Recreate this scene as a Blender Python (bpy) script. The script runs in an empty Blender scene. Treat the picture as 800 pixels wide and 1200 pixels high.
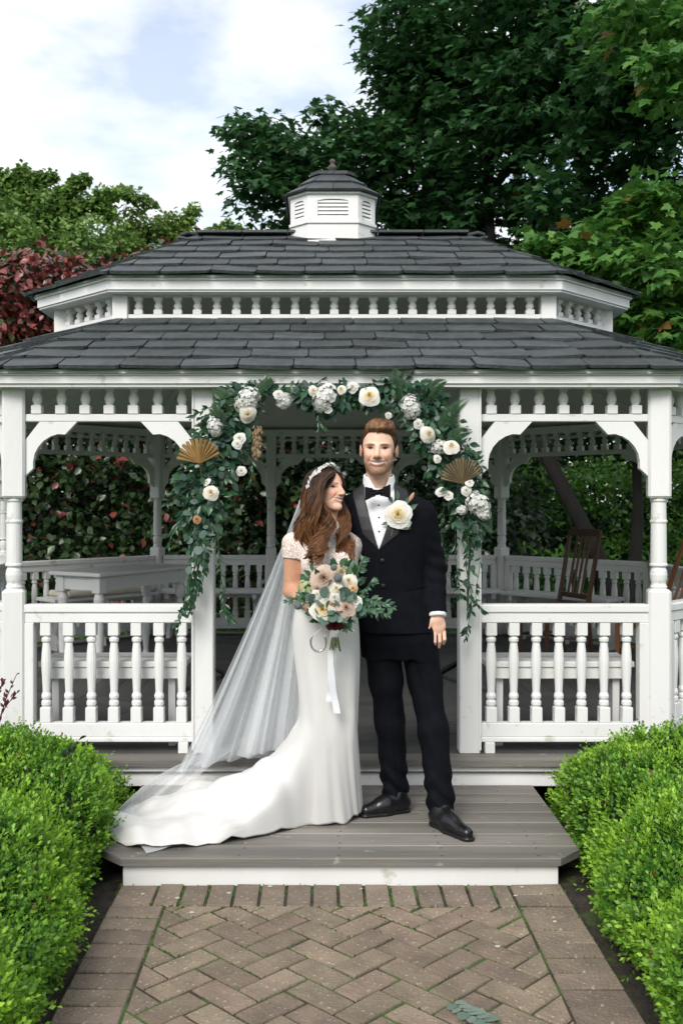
import bpy, bmesh, math, random
import numpy as np
from math import sin, cos, pi, radians
from mathutils import Vector, Matrix
random.seed(11); rng = np.random.default_rng(11)
SC = bpy.context.scene; COL = SC.collection
# ------------------------------------------------------------------ camera, sky, sun, exposure
CX, CY, CZ, F = -0.074, -5.052, 1.525, 1167.0
cam = bpy.data.objects.new('camera', bpy.data.cameras.new('camera')); COL.objects.link(cam)
cam.location = (CX, CY, CZ); cam.rotation_euler = (radians(90), 0, 0)
cd = cam.data; cd.sensor_fit = 'VERTICAL'; cd.sensor_height = 36.0; cd.lens = F / 1200 * 36.0
cd.shift_x = 23 / 1200; cd.shift_y = -15 / 1200; cd.clip_start = 0.05; cd.clip_end = 2000
cd.dof.use_dof = True; cd.dof.focus_distance = 4.35; cd.dof.aperture_fstop = 6.0
SC.camera = cam
SUN_EL, SUN_AZ = radians(39), radians(-160)      # azimuth measured from +Y (north) clockwise: behind the camera, a little to its left
w = bpy.data.worlds.new('World'); SC.world = w; w.use_nodes = True
nt = w.node_tree; nt.nodes.clear()
def N(t, ty, **kw):
    n = t.nodes.new(ty)
    for k, v in kw.items(): setattr(n, k, v)
    return n
sky = N(nt, 'ShaderNodeTexSky', sky_type='NISHITA'); sky.sun_disc = False
sky.sun_elevation = SUN_EL; sky.sun_rotation = SUN_AZ; sky.air_density = 1.0; sky.dust_density = 1.5
tc = N(nt, 'ShaderNodeTexCoord'); mp = N(nt, 'ShaderNodeMapping'); mp.inputs['Scale'].default_value = (1, 1, 2.3)
mp.inputs['Location'].default_value = (3.1, 0.4, 1.7)
nz = N(nt, 'ShaderNodeTexNoise'); nz.inputs['Scale'].default_value = 5.2; nz.inputs['Detail'].default_value = 9; nz.inputs['Roughness'].default_value = 0.52
rp = N(nt, 'ShaderNodeValToRGB'); rp.color_ramp.elements[0].position = 0.38; rp.color_ramp.elements[1].position = 0.60
rp.color_ramp.elements[0].color = (.40, .40, .40, 1)
nz2 = N(nt, 'ShaderNodeTexNoise'); nz2.inputs['Scale'].default_value = 7; nz2.inputs['Detail'].default_value = 6
cc = N(nt, 'ShaderNodeMix', data_type='RGBA'); cc.inputs[6].default_value = (4.9, 5.1, 5.3, 1); cc.inputs[7].default_value = (6.3, 6.35, 6.4, 1)
mx = N(nt, 'ShaderNodeMix', data_type='RGBA'); bg = N(nt, 'ShaderNodeBackground'); bg.inputs['Strength'].default_value = 0.135
ow = N(nt, 'ShaderNodeOutputWorld'); L = nt.links.new
L(tc.outputs['Generated'], mp.inputs['Vector']); L(mp.outputs[0], nz.inputs['Vector']); L(mp.outputs[0], nz2.inputs['Vector'])
L(nz.outputs['Fac'], rp.inputs['Fac']); L(rp.outputs['Color'], mx.inputs[0]); L(nz2.outputs['Fac'], cc.inputs[0])
L(sky.outputs[0], mx.inputs[6]); L(cc.outputs[2], mx.inputs[7]); L(mx.outputs[2], bg.inputs['Color']); L(bg.outputs[0], ow.inputs['Surface'])
sl = bpy.data.lights.new('sun', 'SUN'); sl.energy = 2.0; sl.angle = radians(28); sl.color = (1, .96, .9)
so = bpy.data.objects.new('sun', sl); COL.objects.link(so)
sd = Vector((sin(SUN_AZ) * cos(SUN_EL), cos(SUN_AZ) * cos(SUN_EL), sin(SUN_EL)))
so.rotation_euler = sd.to_track_quat('Z', 'Y').to_euler(); so.location = (-3, -12, 14)
vs = SC.view_settings; vs.view_transform = 'Standard'; vs.look = 'None'; vs.gamma = 1; vs.exposure = 0.70; vs.use_curve_mapping = False
cy = SC.cycles; cy.use_denoising = True; cy.max_bounces = 7; cy.diffuse_bounces = 4; cy.glossy_bounces = 3; cy.transmission_bounces = 4; cy.transparent_max_bounces = 24
try: cy.denoiser = 'OPENIMAGEDENOISE'
except Exception: pass

# ------------------------------------------------------------------ helpers
def P(px, py, d):
    """a point seen at photograph pixel (px, py), d metres in front of the camera"""
    return np.array([CX + (px - 377) * d / F, d + CY, CZ - (py - 585) * d / F])
WORLD = {}
def wloc(o): return WORLD.get(o.name, np.zeros(3)) if o is not None else np.zeros(3)
def setp(o, label=None, cat=None, group=None, kind=None):
    if label: o['label'] = label
    if cat: o['category'] = cat
    if group: o['group'] = group
    if kind: o['kind'] = kind
    return o
def empty(name, loc=(0, 0, 0), label=None, cat=None, group=None):
    o = bpy.data.objects.new(name, None); COL.objects.link(o); o.location = loc; o.empty_display_size = .1
    WORLD[o.name] = np.array(loc, float)
    return setp(o, label, cat, group)
def mesh(name, V, Fs, mat=None, smooth=False, tint=None, col=None, mats=None, midx=None):
    V = np.asarray(V, np.float32).reshape(-1, 3); me = bpy.data.meshes.new(name)
    if isinstance(Fs, np.ndarray):
        k = Fs.shape[1]; m = len(Fs)
        me.vertices.add(len(V)); me.vertices.foreach_set('co', V.ravel())
        me.loops.add(m * k); me.loops.foreach_set('vertex_index', Fs.astype(np.int32).ravel())
        me.polygons.add(m); me.polygons.foreach_set('loop_start', np.arange(0, m * k, k, dtype=np.int32))
        me.polygons.foreach_set('loop_total', np.full(m, k, np.int32)); me.update(calc_edges=True)
    else:
        me.from_pydata(V.tolist(), [], [list(map(int, f)) for f in Fs])
    if smooth: me.polygons.foreach_set('use_smooth', np.ones(len(me.polygons), bool))
    if tint is not None:
        a = me.attributes.new('tint', 'FLOAT', 'POINT'); a.data.foreach_set('value', np.asarray(tint, np.float32))
    if col is not None:
        a = me.color_attributes.new('col', 'FLOAT_COLOR', 'POINT')
        c4 = np.ones((len(V), 4), np.float32); c4[:, :3] = col; a.data.foreach_set('color', c4.ravel())
    if mat is not None: me.materials.append(mat)
    return me
def link(name, me, parent=None, loc=None):
    o = bpy.data.objects.new(name, me); COL.objects.link(o)
    if parent is not None: o.parent = parent
    if loc is not None: o.location = loc
    WORLD[o.name] = wloc(parent) + (np.array(loc, float) if loc is not None else 0)
    return o
def part(name, VF, mat, parent=None, smooth=False, **kw):
    """VF is given in world coordinates; the object sits at its parent's origin"""
    V = np.asarray(VF[0], float).reshape(-1, 3) - wloc(parent)
    return link(name, mesh(name, V, VF[1], mat, smooth, **kw), parent)
def inst(name, me, parent, loc, rz=0, scale=None):
    o = link(name, me, parent, np.array(loc, float) - wloc(parent)); o.rotation_euler = (0, 0, rz)
    if scale: o.scale = scale
    return o
def join(*vfs):
    Vs, Fs, n = [], [], 0
    for V, Fc in vfs:
        V = np.asarray(V, float).reshape(-1, 3); Vs.append(V)
        Fs += [[int(i) + n for i in f] for f in Fc]; n += len(V)
    return np.vstack(Vs), Fs
def box(x0, x1, y0, y1, z0, z1, c=0.0):
    if c <= 0:
        V = [(x, y, z) for x in (x0, x1) for y in (y0, y1) for z in (z0, z1)]
        return np.array(V, float), [(0, 1, 3, 2), (4, 6, 7, 5), (0, 4, 5, 1), (2, 3, 7, 6), (0, 2, 6, 4), (1, 5, 7, 3)]
    bm = bmesh.new(); bmesh.ops.create_cube(bm, size=1)
    for v in bm.verts: v.co = ((x0 + x1) / 2 + v.co.x * (x1 - x0), (y0 + y1) / 2 + v.co.y * (y1 - y0), (z0 + z1) / 2 + v.co.z * (z1 - z0))
    bmesh.ops.bevel(bm, geom=list(bm.edges), offset=c, segments=1, affect='EDGES')
    bm.verts.index_update(); V = np.array([v.co[:] for v in bm.verts]); Fc = [[v.index for v in f.verts] for f in bm.faces]; bm.free()
    return V, Fc
def xf(VF, rz=0.0, loc=(0, 0, 0), scale=1.0, R=None):
    V = np.asarray(VF[0], float) * scale
    if R is None:
        c, s = cos(rz), sin(rz); R = np.array([[c, -s, 0], [s, c, 0], [0, 0, 1.]])
    return V @ np.asarray(R).T + np.asarray(loc, float), VF[1]
def lathe(prof, n=14, cap=True, sq=None):
    V, Fc = [], []
    for r, z in prof:
        for k in range(n): a = 2 * pi * k / n; V.append((r * cos(a), r * sin(a), z))
    for i in range(len(prof) - 1):
        for k in range(n): k2 = (k + 1) % n; Fc.append((i * n + k, i * n + k2, (i + 1) * n + k2, (i + 1) * n + k))
    if cap: Fc.append(tuple(range(n))[::-1]); Fc.append(tuple((len(prof) - 1) * n + k for k in range(n)))
    return np.array(V, float), Fc
def prism(poly, y0, y1):
    """polygon in x,z extruded along y"""
    n = len(poly); V = [(x, y0, z) for x, z in poly] + [(x, y1, z) for x, z in poly]
    Fc = [tuple(range(n)), tuple(range(2 * n - 1, n - 1, -1))] + [(i, i + n, (i + 1) % n + n, (i + 1) % n) for i in range(n)]
    return np.array(V, float), Fc
def tube(pts, rad, n=8, cap=True):
    pts = np.asarray(pts, float); m = len(pts); rad = np.broadcast_to(np.asarray(rad, float), (m,))
    t = np.gradient(pts, axis=0); t /= np.linalg.norm(t, axis=1, keepdims=True) + 1e-9
    up = np.array([0, 0, 1.]) if abs(t[0][2]) < .9 else np.array([1., 0, 0]); V = []
    u = np.cross(t[0], up); u /= np.linalg.norm(u)
    for i in range(m):
        u = u - t[i] * (u @ t[i]); u /= np.linalg.norm(u) + 1e-9; v = np.cross(t[i], u)
        for k in range(n): a = 2 * pi * k / n; V.append(pts[i] + rad[i] * (cos(a) * u + sin(a) * v))
    Fc = [(i * n + k, (i + 1) * n + k, (i + 1) * n + (k + 1) % n, i * n + (k + 1) % n) for i in range(m - 1) for k in range(n)]
    if cap: Fc += [tuple(range(n)), tuple(reversed(range((m - 1) * n, m * n)))]
    return np.array(V), Fc
def clip_poly(poly, planes):
    """convex clip in 2-D; each plane (nx, ny, d) keeps nx*x+ny*y<=d"""
    for nx, ny, d in planes:
        out = []
        for i in range(len(poly)):
            a, b = poly[i], poly[(i + 1) % len(poly)]; da, db = nx * a[0] + ny * a[1] - d, nx * b[0] + ny * b[1] - d
            if da <= 0: out.append(a)
            if da * db < 0: t = da / (da - db); out.append((a[0] + t * (b[0] - a[0]), a[1] + t * (b[1] - a[1])))
        poly = out
        if len(poly) < 3: return []
    return poly
def area(p): return abs(sum(p[i][0] * p[(i + 1) % len(p)][1] - p[(i + 1) % len(p)][0] * p[i][1] for i in range(len(p)))) / 2
def spline(pts, n):
    """Catmull-Rom through pts"""
    p = np.asarray(pts, float); p = np.vstack([2 * p[0] - p[1], p, 2 * p[-1] - p[-2]]); out = []; m = len(p) - 3
    for s in np.linspace(0, m - 1e-6, n):
        i = int(s); t = s - i; a, b, c, d = p[i:i + 4]
        out.append(.5 * ((2 * b) + (c - a) * t + (2 * a - 5 * b + 4 * c - d) * t * t + (3 * b - a - 3 * c + d) * t ** 3))
    return np.array(out)
# ------------------------------------------------------------------ materials
def M(name, c1, c2=None, scale=6.0, rough=.5, bump=0., bscale=60., rand=0., attr=None, leaf=0., spec=.5, stretch=(1, 1, 1), detail=5, lo=.35, hi=.65, metal=0., spots=None, coat=0., sheen=0., hue=0., bstretch=None):
    m = bpy.data.materials.new(name); m.use_nodes = True; t = m.node_tree; b = t.nodes['Principled BSDF']; L = t.links.new
    b.inputs['Roughness'].default_value = rough; b.inputs['Specular IOR Level'].default_value = spec; b.inputs['Metallic'].default_value = metal
    if coat: b.inputs['Coat Weight'].default_value = coat; b.inputs['Coat Roughness'].default_value = .15
    if sheen: b.inputs['Sheen Weight'].default_value = sheen
    c2 = c2 or c1; tcn = N(t, 'ShaderNodeTexCoord'); mpn = N(t, 'ShaderNodeMapping'); mpn.inputs['Scale'].default_value = stretch
    L(tcn.outputs['Object'], mpn.inputs['Vector']); mix = N(t, 'ShaderNodeMix', data_type='RGBA')
    mix.inputs[6].default_value = (*c1, 1); mix.inputs[7].default_value = (*c2, 1)
    oi = N(t, 'ShaderNodeObjectInfo')
    if attr:
        an = N(t, 'ShaderNodeAttribute', attribute_name=attr); L(an.outputs['Fac'], mix.inputs[0])
    else:
        no = N(t, 'ShaderNodeTexNoise'); no.noise_dimensions = '4D'; no.inputs['Scale'].default_value = scale; no.inputs['Detail'].default_value = detail
        L(mpn.outputs[0], no.inputs['Vector']); mm = N(t, 'ShaderNodeMath', operation='MULTIPLY'); mm.inputs[1].default_value = 37. if rand else 0.
        L(oi.outputs['Random'], mm.inputs[0]); L(mm.outputs[0], no.inputs['W'])
        r = N(t, 'ShaderNodeMapRange'); r.inputs[1].default_value = lo; r.inputs[2].default_value = hi; L(no.outputs['Fac'], r.inputs[0]); L(r.outputs[0], mix.inputs[0])
    out = mix.outputs[2]
    if spots:   # (colour, scale, threshold)
        n2 = N(t, 'ShaderNodeTexNoise'); n2.inputs['Scale'].default_value = spots[1]; n2.inputs['Detail'].default_value = 4; L(tcn.outputs['Object'], n2.inputs['Vector'])
        r2 = N(t, 'ShaderNodeMapRange'); r2.inputs[1].default_value = spots[2]; r2.inputs[2].default_value = spots[2] + .08; L(n2.outputs['Fac'], r2.inputs[0])
        m2 = N(t, 'ShaderNodeMix', data_type='RGBA'); m2.inputs[7].default_value = (*spots[0], 1); L(out, m2.inputs[6]); L(r2.outputs[0], m2.inputs[0]); out = m2.outputs[2]
    if rand:
        hs = N(t, 'ShaderNodeHueSaturation'); mr = N(t, 'ShaderNodeMapRange'); mr.inputs[3].default_value = 1 - rand; mr.inputs[4].default_value = 1 + rand
        L(oi.outputs['Random'], mr.inputs[0]); L(mr.outputs[0], hs.inputs['Value']); L(out, hs.inputs['Color']); out = hs.outputs[0]
        if hue:
            wn = N(t, 'ShaderNodeTexWhiteNoise', noise_dimensions='1D'); L(oi.outputs['Random'], wn.inputs['W'])
            mh = N(t, 'ShaderNodeMapRange'); mh.inputs[3].default_value = .5 - hue; mh.inputs[4].default_value = .5 + hue; L(wn.outputs['Value'], mh.inputs[0]); L(mh.outputs[0], hs.inputs['Hue'])
    L(out, b.inputs['Base Color'])
    if bump:
        nb = N(t, 'ShaderNodeTexNoise'); nb.inputs['Scale'].default_value = bscale; nb.inputs['Detail'].default_value = 6
        if bstretch:
            mb = N(t, 'ShaderNodeMapping'); mb.inputs['Scale'].default_value = bstretch; L(tcn.outputs['Object'], mb.inputs['Vector']); L(mb.outputs[0], nb.inputs['Vector'])
        else: L(mpn.outputs[0], nb.inputs['Vector'])
        bn = N(t, 'ShaderNodeBump'); bn.inputs['Strength'].default_value = bump; bn.inputs['Distance'].default_value = .01
        L(nb.outputs['Fac'], bn.inputs['Height']); L(bn.outputs[0], b.inputs['Normal'])
    if leaf:
        tr = N(t, 'ShaderNodeBsdfTranslucent'); L(out, tr.inputs['Color']); ms = N(t, 'ShaderNodeMixShader'); ms.inputs[0].default_value = leaf
        o = t.nodes['Material Output']; L(b.outputs[0], ms.inputs[1]); L(tr.outputs[0], ms.inputs[2]); L(ms.outputs[0], o.inputs['Surface'])
    return m
WHITE = M('white_paint', (.71, .715, .71), (.66, .66, .645), scale=2.6, rough=.48, bump=.22, bscale=34, stretch=(1, 1, .22), spots=((.50, .50, .44), 11, .645))
WHITE_IN = WHITE
DECK = M('weathered_deck', (.215, .198, .172), (.125, .117, .104), scale=9, rough=.66, bump=.6, bscale=40, stretch=(.07, 1, 1), rand=.14, detail=8, lo=.38, hi=.62, spots=((.29, .28, .26), 13, .665))
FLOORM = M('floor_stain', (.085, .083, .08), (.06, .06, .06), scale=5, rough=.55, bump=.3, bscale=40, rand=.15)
SLATE = M('slate', (.052, .061, .064), (.030, .037, .039), scale=9, rough=.62, bump=.6, bscale=46, rand=.28, spots=((.12, .125, .12), 30, .69))
BRICK = M('paver', (.242, .184, .130), (.163, .127, .091), scale=10, rough=.85, bump=.9, bscale=90, rand=.2, hue=.012, spots=((.42, .38, .32), 75, .64))
BRICK2 = M('border_paver', (.225, .175, .130), (.155, .122, .092), scale=10, rough=.85, bump=.9, bscale=90, rand=.16, hue=.008, spots=((.42, .39, .34), 75, .64))
SOIL = M('soil', (.045, .036, .026), (.02, .016, .012), scale=25, rough=.95, bump=1., bscale=60, spots=((.05, .075, .02), 9, .55))
JOINT = M('joint_sand', (.05, .042, .028), (.022, .020, .013), scale=18, rough=.95, bump=.8, bscale=80, spots=((.045, .10, .018), 6, .47))
GRASSG = M('lawn', (.035, .085, .018), (.022, .055, .012), scale=6, rough=1., spec=0., bump=.6, bscale=120)
# ------------------------------------------------------------------ ground, path, step
ZS, ZF = 0.122, 0.245          # step deck and gazebo floor heights
G = 400.0
part('ground', ([(-G, -G, -.03), (G, -G, -.03), (G, G, -.03), (-G, G, -.03)], [(0, 1, 2, 3)]), GRASSG)['kind'] = 'structure'
for sgn, nm in ((-1, 'bed_left'), (1, 'bed_right')):
    xs = sorted((sgn * .80, sgn * 3.2)); nx_, ny_ = 40, 60
    gx, gy = np.meshgrid(np.linspace(xs[0], xs[1], nx_), np.linspace(-4.2, -.3, ny_), indexing='ij')
    gz = -.018 + .012 * np.sin(gx * 23 + gy * 7) * np.sin(gy * 31 - gx * 11) + rng.normal(0, .004, gx.shape)
    idx = np.arange(nx_ * ny_).reshape(nx_, ny_)
    fc = np.stack([idx[:-1, :-1], idx[1:, :-1], idx[1:, 1:], idx[:-1, 1:]], -1).reshape(-1, 4)
    part('soil_bed', (np.stack([gx, gy, gz], -1), fc), SOIL, smooth=True)['kind'] = 'structure'
PX0, PX1, PY0, PY1 = -.866, .866, -3.05, -1.128
path = part('brick_path', ([(PX0, PY0, .0025), (PX1, PY0, .0025), (PX1, PY1 + .02, .0025), (PX0, PY1 + .02, .0025)], [(0, 1, 2, 3)]), JOINT)
path['kind'] = 'structure'
EDGES, EDC_ = [], []
def paver(poly, m):
    poly = list(poly); A = sum(poly[i][0] * poly[(i + 1) % len(poly)][1] - poly[(i + 1) % len(poly)][0] * poly[i][1] for i in range(len(poly)))
    if A < 0: poly.reverse()
    p = np.array(poly); c = p.mean(0); EDGES.extend((p[k_], p[(k_ + 1) % len(p)]) for k_ in range(len(p))); EDC_.extend([c] * len(p)); r = np.linalg.norm(p - c, axis=1, keepdims=True); q = c + (p - c) * (1 - .0055 / r) ; p = c + (p - c) * (1 - .001 / r)
    tz = rng.normal(0, .0016); tilt = rng.normal(0, .008, 2); n = len(p)
    zt = .0085 + tz + (q - c) @ tilt; V = [(x, y, -.02) for x, y in p] + [(x, y, z - .0045) for (x, y), z in zip(p, zt)] + [(x, y, z) for (x, y), z in zip(q, zt)]
    Fc = [tuple(range(2 * n, 3 * n))]
    for k in (0, n): Fc += [(k + i, k + (i + 1) % n, k + n + (i + 1) % n, k + n + i) for i in range(n)]
    V = np.array(V); V[:, :2] -= c
    return inst('brick', mesh('brick', V, Fc, m), path, (c[0], c[1], 0))
J = .010
# soldier course under the step, side borders
x = PX0
while x < .655 - .02:
    wv = .1 if x > PX0 + .01 else .155
    x1 = min(x + wv, .657); paver([(x + J / 2, PY1 - .208), (x1 - J / 2, PY1 - .208), (x1 - J / 2, PY1 - .004), (x + J / 2, PY1 - .004)], BRICK2); x += wv
for sgn in (-1, 1):
    y = PY1 - (.212 if sgn < 0 else .004)
    while y > PY0:
        a, b = sorted((sgn * .664, sgn * .864)); paver([(a, y - .095), (b, y - .095), (b, y), (a, y)], BRICK2); y -= .105
# herringbone field, laid on the diagonal
planes = [(-1, 0, .655), (1, 0, .655), (0, 1, PY1 - .213), (0, -1, -PY0)]
c45, s45 = cos(pi / 4), sin(pi / 4); U = .1035
for i in range(-40, 41):
    for j in range(-40, 41):
        d = (i - j) % 4
        if d not in (0, 3): continue
        x0, y0 = i * U, j * U; x1, y1 = (x0 + 2 * U, y0 + U) if d == 0 else (x0 + U, y0 + 2 * U)
        cs = [(x0 + J / 2, y0 + J / 2), (x1 - J / 2, y0 + J / 2), (x1 - J / 2, y1 - J / 2), (x0 + J / 2, y1 - J / 2)]
        pl = clip_poly([(a * c45 - b * s45 + .03, a * s45 + b * c45 - 1.9) for a, b in cs], planes)
        if len(pl) >= 3 and area(pl) > 4e-4: paver(pl, BRICK)
EDC = np.array(EDC_)
# timber step
step = empty('deck_step', (0, -.65, 0), 'low grey timber deck step with white riser in front of the gazebo entrance', 'step')
YB = -.156; ys = np.linspace(-1.16, YB, 8)
for k in range(7):
    a, b = ys[k] + .0025, ys[k + 1] - .0025; h = lambda y: .957 - max(0, (-1.06 - y))
    poly = [(-h(a), a), (h(a), a), (h(-1.06), -1.06), (h(b), b), (-h(b), b), (-h(-1.06), -1.06)] if a < -1.06 < b else [(-h(a), a), (h(a), a), (h(b), b), (-h(b), b)]
    n = len(poly); z1 = ZS - rng.uniform(0, .0015); pp = np.array(poly); cc_ = pp.mean(0)
    q = pp.copy(); q[:, 1] = np.where(pp[:, 1] < cc_[1], pp[:, 1] + .004, pp[:, 1] - .004)
    V = [(x, y, z1 - .03) for x, y in poly] + [(x, y, z1 - .004) for x, y in poly] + [(x, y, z1) for x, y in q]
    Fc = [tuple(range(2 * n, 3 * n)), tuple(reversed(range(n)))]
    for s in (0, n): Fc += [(s + i, s + (i + 1) % n, s + n + (i + 1) % n, s + n + i) for i in range(n)]
    part('deck_board', (V, Fc), DECK, step)
SCREW = M('screw_head', (.05, .05, .05), rough=.5)
part('riser_board', box(-.857, .857, -1.128, -1.10, -.015, ZS - .034, .003), WHITE, step)
TIMB = M('dark_joist', (.03, .026, .022), (.02, .018, .015), rough=.9)
for xx in (-.78, -.4, 0, .4, .78): part('joist', box(xx - .025, xx + .025, -1.098, -.17, -.03, ZS - .032), TIMB, step)
sc_me = mesh('screw', *[lathe([(.004, 0), (.004, .001)], 6)][0], SCREW)
for k in range(7):
    for xx in (-.78, -.4, 0, .4, .78):
        for dy in (.03, .115):
            if abs(xx) < .9 - max(0, -1.06 - ys[k] - dy): inst('screw', sc_me, step, (xx + rng.normal(0, .006), ys[k] + dy, ZS - .0003))
# ------------------------------------------------------------------ gazebo
gz_ = empty('gazebo', (0, 0, 0), 'white timber garden gazebo with two-tier slate roof, turned balusters and louvred cupola', 'gazebo')
HW, C8, H8 = 1.632, 1.1, 4.41; W8 = HW + C8; T22 = math.tan(radians(22.5))
def octo(u):
    a = HW - T22 * u; e = max(W8 - (1.13 if u > 0 else 1.0) * u, a + .06); f = u + e - a      # the ends slope a little flatter than the long sides
    return [np.array(p) for p in ((-a, u), (a, u), (e, f), (e, H8 - f), (a, H8 - u), (-a, H8 - u), (-e, H8 - f), (-e, f))]
def zc(v): return CZ + v            # heights noted relative to the lens
# floor boards in mitred octagonal rings
floor_ = part('floor', join(*[([(*p, ZF - .06) for p in octo(-.17)], [tuple(range(8))])]), TIMB, gz_)
u = -.18; ring = 0
while u < 2.19:
    o1, o2 = octo(u), octo(min(u + .145 - .004, 2.204))
    for k in range(8):
        a, b, c, d = o1[k], o1[(k + 1) % 8], o2[(k + 1) % 8], o2[k]
        if np.linalg.norm(b - a) < .12: continue
        t = (b - a) / np.linalg.norm(b - a); g = .002
        poly = [a + t * g, b - t * g, c - t * g, d + t * g]
        if (poly[2] - poly[3]) @ t <= .01: continue
        zt = ZF - rng.uniform(0, .0012)
        V = [(*p, zt - .028) for p in poly] + [(*p, zt) for p in poly]
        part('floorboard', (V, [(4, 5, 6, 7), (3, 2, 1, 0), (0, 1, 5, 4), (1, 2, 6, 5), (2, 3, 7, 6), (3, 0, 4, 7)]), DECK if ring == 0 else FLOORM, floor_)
    u += .145; ring += 1
# skirt boards below the floor
o1 = octo(-.15)
for k in range(8):
    a, b = o1[k], o1[(k + 1) % 8]; ln = np.linalg.norm(b - a); an = math.atan2(*(b - a)[::-1])
    part('skirt_board', xf(box(0, ln, 0, .025, -.03 if k else ZS - .01, ZF - .03, .002), an, (*a, 0)), WHITE, gz_)
# turned profiles
BH = .506
def turned(blocks, prof, hw, n=12):
    vfs = [box(-hw, hw, -hw, hw, a, b, .003) for a, b in blocks] + [lathe(prof, n)]
    return join(*vfs)
bal = turned([(0, .078), (BH - .066, BH)], [(.018, .07), (.019, .08), (.0255, .09), (.0255, .105), (.019, .115), (.024, .124), (.0255, .135), (.022, .146), (.019, .152), (.021, .20), (.0245, .26), (.0262, .31), (.0235, .36), (.0195, .395), (.018, .402), (.0245, .412), (.025, .424), (.018, .435), (.018, BH - .06)], .0265)
bal_me = mesh('baluster', *bal, WHITE); bal_me.polygons.foreach_set('use_smooth', np.array([len(p.vertices) == 4 and False for p in bal_me.polygons]))
SH = .165
spi = turned([(0, .045), (SH - .034, SH)], [(.017, .04), (.018, .05), (.023, .062), (.0262, .078), (.022, .096), (.017, .108), (.019, .116), (.0245, .126), (.0245, SH - .03)], .0262)
spi_me = mesh('spindle', *spi, WHITE)
SH2 = .150
spi2_me = mesh('spindle', *xf(spi, scale=np.array([.98, .98, SH2 / SH])), WHITE)
zRailB0, zRailB1 = ZF + .055, ZF + .150      # bottom rail
zBal = zRailB1; zRail0 = zBal + BH; zRail1 = zRail0 + .093
zFr0, zFr1 = zc(.392), zc(.430); zFrT = zFr1 + SH
# posts: square pedestal, turned shaft, square head
def post_vf(w, full=False):
    h = w / 2
    if full: return box(-h, h, -h, h, ZF, zFrT + .06, .006)
    zb, zt = zc(-.455), zc(.004)
    ped = join(box(-h, h, -h, h, ZF, zb - .012, .004), lathe([(h * 1.38, zb - .014), (h * .98, zb + .012)], 4)) if False else join(box(-h, h, -h, h, ZF, zb, .012))
    head = box(-h, h, -h, h, zt, zFrT + .06, .012)
    sh = lathe([(.036, zb - .01), (.040, zb + .004), (.0425, zb + .012), (.038, zb + .02), (.036, zb + .03), (.041, zb + .05), (.043, zb + .072), (.040, zb + .095), (.034, zb + .108), (.0345, zb + .113), (.044, zb + .118), (.0445, zb + .126), (.040, zb + .132),
                (.0395, zb + .24), (.0385, zt - .125), (.043, zt - .121), (.043, zt - .112), (.0385, zt - .108), (.037, zt - .02), (.043, zt - .012), (.043, zt - .004), (.036, zt + .01)], 20)
    return join(ped, head, sh)
oc = octo(0.0)
post_corner = mesh('post', *post_vf(.112), WHITE); post_sq = mesh('post', *post_vf(.104, True), WHITE); post_t = mesh('post', *post_vf(.095), WHITE)
for k, p in enumerate(oc): inst('post', post_corner, gz_, (p[0], p[1], 0), radians([11.25, -11.25, 22.5, -22.5, 22.5, -22.5, 22.5, -22.5][k]))
def foot(p, rz): part('base_trim', xf(box(-.06, .06, -.06, .06, ZF, ZF + .014, .004), rz, (*p, 0)), WHITE, gz_)
BRK = [(1.3 * a_, 1.3 * b_) for a_, b_ in [(.060, 0), (-.004, .082), (-.004, .100), (-.022, .235), (.034, .182), (.034, .155), (.040, .125), (.054, .098), (.075, .074), (.102, .057), (.130, .048), (.158, .05), (.205, 0)]]
def bracket_mesh():
    v = prism([(x + .0, -z) for x, z in BRK], -.019, .019)
    return mesh('bracket', *v, WHITE)
brk = bracket_mesh(); brkm = mesh('bracket', *prism([(-x, -z) for x, z in BRK][::-1], -.019, .019), WHITE)
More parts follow.
